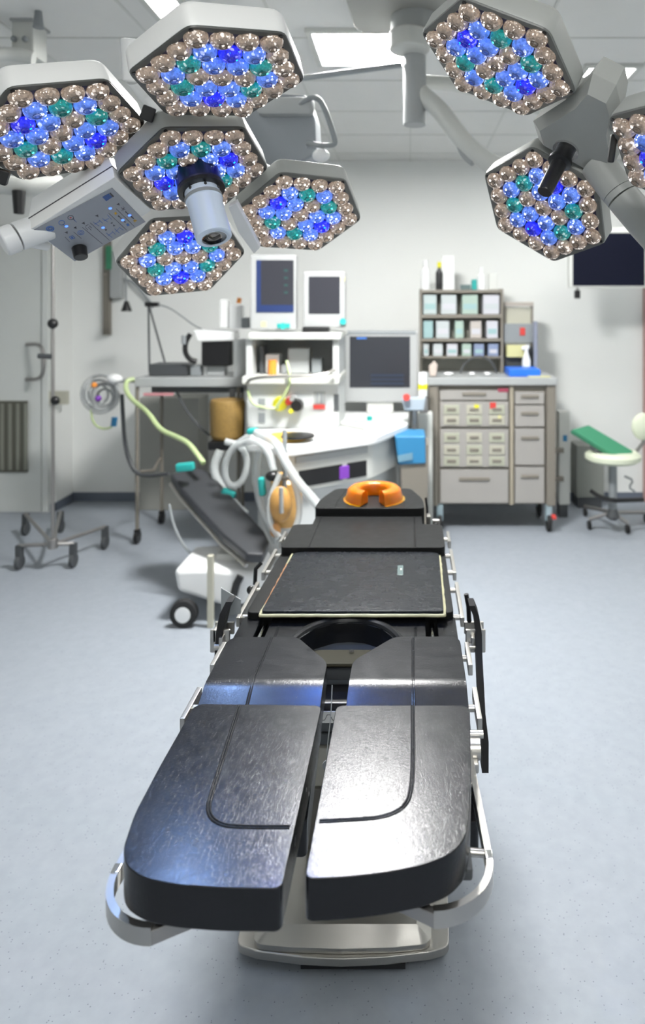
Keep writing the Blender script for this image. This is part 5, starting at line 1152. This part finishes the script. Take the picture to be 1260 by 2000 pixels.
def drawer(px0, py0, px1, py1, hw=0.4):
    a = W(px0, py0, YC); c = W(px1, py1, YC)
    d_ = MB().bb(a.x, c.x, YC-0.008, YC+0.03, c.z, a.z, 0.004).build('drawer', M['drawer'], CT)
    cx = (a.x+c.x)/2; ww = (c.x-a.x)*hw/2; zz = a.z-min(0.065, (a.z-c.z)*0.35)
    MB().bb(cx-ww, cx+ww, YC-0.020, YC-0.008, zz-0.014, zz+0.010, 0.005).build('handle', M['taupe'], d_)
    return d_
drawer(860, 762, 991, 781, 0.35); drawer(860, 917, 993, 982, 0.45)
for r in ((765, 789), (792, 833), (837, 908), (912, 982)): drawer(1006, r[0], 1063, r[1], 0.6)
mb = MB().pbox(973, 759, 993, 766, YC-0.012, 0.02, 0.003).build('red_tab', mat('dark red tab', (0.35, 0.06, 0.10), 0.4), CT)
def tray_block(px0, py0, px1, py1, rows, cols, y0s, n0):
    a = W(px0, py0, YC); c = W(px1, py1, YC); MB().bb(a.x, c.x, YC-0.006, YC+0.03, c.z, a.z, 0.003).build('drawer_block', M['drawer'], CT)
    for i in range(rows):
        for j in range(cols):
            cx = px0+(px1-px0)*(j+0.5)/cols; cy = y0s[i]
            q = MB().pbox(cx-15, cy-9, cx+15, cy+9, YC-0.014, 0.012, 0.003).build('small_drawer', M['beige'] if (i+j) % 2 else mat('cream drawer', (0.42, 0.43, 0.34), 0.5), CT)
            MB().pbox(cx-9, cy-3, cx+9, cy+3, YC-0.020, 0.008, 0.002).build('label_slot', M['taupe'], q)
tray_block(860, 784, 993, 833, 2, 3, (800, 821), 0); tray_block(860, 838, 993, 912, 3, 3, (855, 879, 901), 0)
p = W(963, 792, YC-0.015); MB().box(p, (0.045, 0.004, 0.045), None, 0.002).build('red_sticker', M['red'], CT)
p = W(931, 794, YC-0.015); MB().box(p, (0.035, 0.004, 0.028), None, 0.002).build('yellow_sticker', M['yellow'], CT)
p = W(976, 817, YC-0.015); MB().box(p, (0.025, 0.004, 0.045), None, 0.002).build('yellow_sticker', M['straw'], CT)
for x in (xl+0.08, xr-0.05):
    for y in (5.10, 5.48):
        wh = MB(); wh.cyl((x-0.016, y, 0.062), (x+0.016, y, 0.062), 0.062, n=22, bev=0.008); wo = wh.build('castor', M['rubber'], CT)
        MB().bb(x-0.024, x+0.024, y-0.02, y+0.03, 0.075, zc_b, 0.006).build('castor_fork', mat('pale blue metal', (0.36, 0.46, 0.50), 0.4, metal=0.3), wo)
p = W(1098, 1010, 5.05); MB().box((xr-0.02, 5.06, 0.115), (0.03, 0.05, 0.02), (0.2, 0, 0), 0.004).build('brake_tab', M['red'], CT)
# rack on the cart top
RK = thing('supply_rack', W(900, 700, 5.45), 'taupe steel rack with three rows of supply boxes standing on the drawer cart', 'rack')
YR = 5.42; ybk = 5.60
for x in (822, 981): MB().bb(X_(x, YR)-0.010, X_(x, YR)+0.010, YR+0.005, ybk, zct if x > 900 else zct, W(0, 564, YR).z, 0.002).build('upright', M['taupe'], RK)
rows = [(566, 572), (614, 621), (661, 667), (696, 700)]
for y0, y1 in rows: MB().bb(X_(820, YR), X_(983, YR), YR, ybk, W(0, y1, YR).z, W(0, y0, YR).z, 0.002).build('shelf', M['taupe'], RK)
MB().bb(X_(822, YR), X_(981, YR), ybk-0.008, ybk, zct, W(0, 566, YR).z, 0.001).build('back_panel', mat('rack back', (0.30, 0.30, 0.26), 0.5), RK)
cols_ = {'a': (0.44, 0.51, 0.51), 'b': (0.47, 0.51, 0.52), 'c': (0.36, 0.46, 0.40), 'd': (0.53, 0.53, 0.57), 'e': (0.30, 0.45, 0.46), 'f': (0.47, 0.43, 0.40), 'g': (0.22, 0.27, 0.40)}
CM = {k: mat('carton '+k, v, 0.5) for k, v in cols_.items()}
words = ['first', 'second', 'third', 'fourth', 'fifth', 'sixth']
names = {'a': 'pale teal', 'b': 'pale grey', 'c': 'soft green', 'd': 'lavender white', 'e': 'teal', 'f': 'pinkish', 'g': 'slate blue'}
def cartons(row_word, ybot, ytop, spans, group):
    for i, (x0, x1, k) in enumerate(spans):
        t = thing('supply_box', ((X_(x0, YR)+X_(x1, YR))/2, YR+0.06, W(0, ybot, YR).z+0.0005), '%s supply box, %s from the left in the %s row of the cart rack' % (names[k], words[i], row_word), 'box', group)
        a = X_(x0, YR); c = X_(x1, YR); zb = W(0, ybot, YR).z+0.0005; zz = W(0, ytop, YR).z
        MB().bb(a, c, YR+0.010, YR+0.15, zb, zz, 0.006).build('carton', CM[k], t)
        MB().bb(a+0.010, c-0.010, YR+0.0085, YR+0.011, zb+(zz-zb)*0.25, zb+(zz-zb)*0.55, 0.001).build('front_label', CM['d' if k != 'd' else 'b'] if i % 2 else CM['e'], t)
cartons('top', 614, 576, [(827, 853, 'a'), (862, 892, 'b'), (903, 934, 'c'), (944, 976, 'd')], 'supply boxes in the top row')
cartons('middle', 661, 627, [(827, 846, 'e'), (852, 878, 'b'), (889, 906, 'c'), (919, 941, 'f'), (951, 973, 'd')], 'supply boxes in the middle row')
cartons('bottom', 696, 672, [(827, 838, 'b'), (846, 865, 'b'), (873, 894, 'd'), (903, 921, 'c'), (926, 946, 'g'), (954, 974, 'g')], 'supply boxes in the bottom row')
zr = W(0, 566, YR).z+0.0005
def bottle(px, w_, ytop, m, label, name='bottle', cap=None, Y=5.48, sq=False):
    x = X_(px, Y); t = thing(name, (x, Y, zr), label, 'bottle' if not sq else 'box')
    zz = W(0, ytop, Y).z; r = w_*Y/FPX/2
    if sq: MB().bb(x-r, x+r, Y-0.03, Y+0.04, zr, zz, 0.006).build('carton', M[m] if m in M else m, t)
    else:
        hh = zz-zr; MB().lathe([(0, 0), (r, 0), (r, hh*0.62), (r*0.45, hh*0.75), (r*0.45, hh*0.8), (0, hh*0.8)], Matrix.Translation((x, Y, zr)), 20).build('body', M[m], t)
        MB().cyl((x, Y, zr+hh*0.8), (x, Y, zz), r*0.55, n=16).build('cap', M[cap or m], t)
bottle(831, 18, 508, 'white', 'white bottle at the left end on top of the cart rack')
bottle(858, 14, 512, 'black', 'black bottle with a yellow cap on top of the cart rack', cap='yellow')
bottle(875, 24, 500, 'white', 'tall pale carton behind the black bottle on top of the cart rack', 'carton_box', sq=True, Y=5.53)
bottle(940, 16, 522, 'white', 'white bottle right of centre on top of the cart rack')
bottle(963, 18, 534, 'offwhite', 'small off white tub at the right end on top of the cart rack', 'tub', sq=True)
bottle(926, 10, 546, 'teal', 'small teal pot left of the white bottle on top of the cart rack', 'teal_pot', sq=True)
bottle(909, 20, 556, 'film', 'flat teal packet lying on top of the cart rack', 'packet', sq=True)
# second narrow rack with black bin
R2 = thing('side_rack', W(1015, 700, 5.5), 'narrow grey rack with a dark pouch panel right of the supply boxes', 'rack')
for x in (986, 1040): MB().bb(X_(x, 5.5)-0.008, X_(x, 5.5)+0.008, 5.5, 5.56, zct, W(0, 590, 5.5).z, 0.002).build('upright', M['taupe'], R2)
MB().bb(X_(984, 5.5), X_(1042, 5.5), 5.49, 5.58, W(0, 598, 5.5).z, W(0, 590, 5.5).z, 0.003).build('top_shelf', mat('brown grey steel', (0.38, 0.34, 0.30), 0.5), R2)
MB().pbox(986, 600, 1040, 632, 5.52, 0.02, 0.002).build('upper_panel', M['beige'], R2)
MB().pbox(984, 632, 1042, 670, 5.47, 0.08, 0.006).build('dark_pouch', M['midgrey'], R2)
MB().pbox(1016, 640, 1026, 655, 5.46, 0.012, 0.002).build('red_mark', M['red'], R2)
MB().pbox(985, 676, 1042, 716, 5.50, 0.06, 0.004).build('lower_bin', M['darkgrey'], R2)
tag(MB().pbox(990, 674, 1030, 698, 5.44, 0.055, 0.006).build('cream_carton', M['straw']), 'cream and yellow carton in front of the narrow rack', 'box')
tag(MB().pbox(1043, 628, 1050, 735, 5.42, 0.05, 0.003).build('blue_grey_file', mat('blue grey board', (0.24, 0.26, 0.33), 0.5)), 'upright blue grey board at the right end of the cart top', 'board')
# blue tray, spray bottle, cable loop, papers on the counter
zc_ = zct+0.0005
tag(MB().bb(X_(990, 5.25), X_(1050, 5.25), 5.12, 5.38, zc_, zc_+0.055, 0.008).build('blue_tray', M['blue']), 'bright blue tray at the right end of the cart top', 'tray')
t = thing('spray_bottle', (X_(1033, 5.3), 5.42, zc_), 'white spray bottle standing behind the blue tray', 'bottle')
MB().lathe([(0, 0), (0.035, 0), (0.034, 0.10), (0.014, 0.16), (0.012, 0.19), (0, 0.19)], Matrix.Translation((X_(1033, 5.3), 5.41, zc_)), 20).build('body', M['white'], t)
MB().box((X_(1031, 5.3), 5.41, zc_+0.20), (0.06, 0.03, 0.03), (0, -0.2, 0), 0.006).build('spray_head', M['white'], t)
tag(MB().box((X_(1050, 5.15), 5.10, zc_+0.004), (0.16, 0.06, 0.007), None, 0.002).build('yellow_card', M['straw']), 'pale yellow card along the front edge of the cart top', 'card')
tag(MB().tube([(X_(900, 5.3), 5.33, zc_+0.010), (X_(908, 5.3), 5.36, zc_+0.08), (X_(935, 5.3), 5.38, zc_+0.145), (X_(962, 5.3), 5.36, zc_+0.10), (X_(972, 5.3), 5.33, zc_+0.010)], 0.007, 8, smooth=2).build('cable_loop', M['darkgrey']), 'dark cable arching over the middle of the cart top', 'cable')
for i, (x, w_) in enumerate(((876, 0.07), (922, 0.05), (952, 0.05))):
    tag(MB().ball((X_(x, 5.2), 5.2, zc_+0.014), 0.028, 0, (w_/0.05, 1, 0.5)).build('gauze_roll', M['white']), 'white gauze lump lying on the cart top, %s from the left' % words[i], 'gauze')['group'] = 'gauze lumps on the cart'

# holder on the right side of the cart
HD = thing('paper_holder', W(1100, 985, 5.35), 'pale upright holder with blue sticker between the drawer cart and the stool', 'holder')
MB().bb(X_(1089, 5.45)+0.005, X_(1112, 5.45), 5.42, 5.52, 0.10, W(0, 803, 5.45).z, 0.006).build('body', M['offwhite'], HD)
MB().pbox(1100, 850, 1108, 862, 5.415, 0.006, 0.001).build('blue_sticker', M['skyblue'], HD)
for y in (880, 936): MB().pbox(1086, y-4, 1102, y+5, 5.39, 0.03, 0.003).build('clip', M['taupe'], HD)
MB().bb(X_(1091, 5.45), X_(1108, 5.45), 5.42, 5.52, 0, 0.10, 0.004).build('foot', M['darkgrey'], HD)
tag(MB().bb(X_(1124, 5.7), X_(1178, 5.7), 5.66, 5.86, 0.09, W(0, 868, 5.7).z, 0.01).build('grey_cabinet', mat('grey green laminate', (0.22, 0.23, 0.21), 0.5)), 'low grey cabinet against the back wall behind the stool', 'cabinet')
tag(MB().bb(X_(1128, 5.7), X_(1174, 5.7), 5.68, 5.86, 0.0, 0.089, 0.004).build('cabinet_plinth', M['darkgrey']), 'dark plinth under the low grey cabinet', 'plinth')

# ------------------------------------------------------------------ stool with cream seat and green arm cushion
YT = 5.05
SO = thing('swivel_stool', (X_(1197, YT), YT, 0), 'cream swivel stool on castors with a green arm cushion at the right edge', 'stool')
sx = X_(1197, YT)
MB().cyl((sx, YT, 0.16), (sx, YT, 0.53), 0.030, n=20).build('column', M['midgrey'], SO)
MB().lathe([(0, 0), (0.17, 0.0), (0.20, 0.02), (0.20, 0.05), (0.17, 0.075), (0, 0.08)], Matrix.Translation((sx, YT, 0.525)), 32).build('seat', M['cream'], SO)
MB().lathe([(0.0, 0.0), (0.03, 0.0), (0.05, 0.02), (0.03, 0.08), (0, 0.08)], Matrix.Translation((sx, YT, 0.10)), 20).build('base_hub', M['darkgrey'], SO)
for k, (tx, ty) in enumerate(((1143, 1008), (1151, 1034), (1226, 1042), (1262, 1020), (1201, 1000))):
    f = FL(tx, ty, 0.0); lg = MB().tube([(sx, YT, 0.15), (f.x, f.y, 0.075)], 0.014, 10).build('leg', M['steeld'], SO)
    MB().cyl((f.x-0.012, f.y, 0.032), (f.x+0.012, f.y, 0.032), 0.032, n=18, bev=0.004).build('castor', M['black'], lg)
MB().tube([W(1153, 958, YT), W(1170, 970, YT-0.03), W(1197, 978, YT-0.08), W(1225, 977, YT-0.06), W(1256, 976, YT)], 0.016, 10, smooth=1).build('foot_bar', M['black'], SO)
MB().tube([W(1220, 930, YT-0.05), W(1238, 938, YT-0.06), W(1228, 952, YT-0.07), W(1240, 960, YT-0.07)], 0.008, 8, smooth=1).build('height_lever', M['midgrey'], SO)
MB().tube([(sx+0.10, YT+0.1, 0.55), (X_(1258, YT), YT+0.05, 0.60), (X_(1268, YT), YT+0.03, 0.80)], 0.014, 10, smooth=1).build('back_support', M['steeld'], SO)
bc = W(1256, 833, YT+0.02); MB().ball(bc, 0.10, 0, (0.85, 0.35, 1.0), 24).build('backrest', M['cream'], SO)
gp = [W(1120, 838, 4.98), W(1156, 828, 5.06), W(1240, 878, 4.98), W(1232, 900, 4.92), W(1226, 905, 4.90)]
gp = [W(1117, 838, 5.00), W(1150, 829, 5.10), W(1238, 880, 4.98), W(1222, 902, 4.90)]
gn = ((gp[1]-gp[0]).cross(gp[3]-gp[0])).normalized(); gn = gn if gn.z > 0 else -gn
MB().prism(gp, -gn*0.045, 0, 0.012, 3).build('green_cushion', M['green'], SO)
MB().tube([(gp[0]*0.6+gp[3]*0.4)-gn*0.055, (gp[0]*0.2+gp[3]*0.8)-gn*0.055], 0.012, 10).build('cushion_bracket', M['darkgrey'], SO)
MB().tube([(gp[0]*0.5+gp[3]*0.5)-gn*0.055, (sx, YT-0.05, 0.60)], 0.014, 10).build('cushion_arm', M['steeld'], SO)

# ------------------------------------------------------------------ wall screen at the right
TV = thing('wall_screen', W(1190, 560, 5.3), 'dark flat wall screen with a pale frame at the right edge', 'screen')
MB().pbox(1112, 444, 1275, 562, 5.3, 0.06, 0.006).build('frame', M['offwhite'], TV)
a_, c_ = W(1119, 455, 5.3), W(1259, 558, 5.3)
scm = mat('dark blue screen', (0.003, 0.004, 0.012), 0.4, spec=0.2, emis=(0.002, 0.003, 0.010), estr=0.5)
MB().bb(a_.x, c_.x, 5.295, 5.302, c_.z, a_.z, 0.001).build('panel', scm, TV)
MB().tube([W(1180, 500, 5.36), (X_(1180, 5.36), 5.89, W(0, 500, 5.36).z)], 0.03, 12).build('wall_arm', M['steeld'], TV)
t = thing('hanging_sensor', W(1128, 582, 5.32), 'small black sensor hanging below the left corner of the wall screen', 'sensor')
MB().pbox(1123, 567, 1134, 583, 5.32, 0.03, 0.005).build('sensor', M['black'], t)
MB().pbox(1126, 562, 1131, 568, 5.33, 0.01, 0.001).build('clip', M['steeld'], t)
tag(MB().bb(W(1259, 0, 5.84).x, W(1259, 0, 5.84).x+0.03, 5.84, 5.885, 0.0, 2.1, 0.004).build('red_pipe', mat('dusty red trim', (0.45, 0.28, 0.26), 0.5)), 'dusty red vertical strip on the back wall behind the stool', 'trim strip')

tag(MB().bb(X_(284, 5.75), X_(398, 5.75), 5.62, 5.88, 0.02, W(0, 772, 5.62).z, 0.008).build('grey_oblong', mat('flat grey', (0.33, 0.33, 0.30), 0.5)), 'plain grey cupboard against the back wall behind the instrument trolley', 'oblong')  # plain grey box set against the wall behind the trolley
bpy.data.objects['grey_oblong'].location.z = 0.0
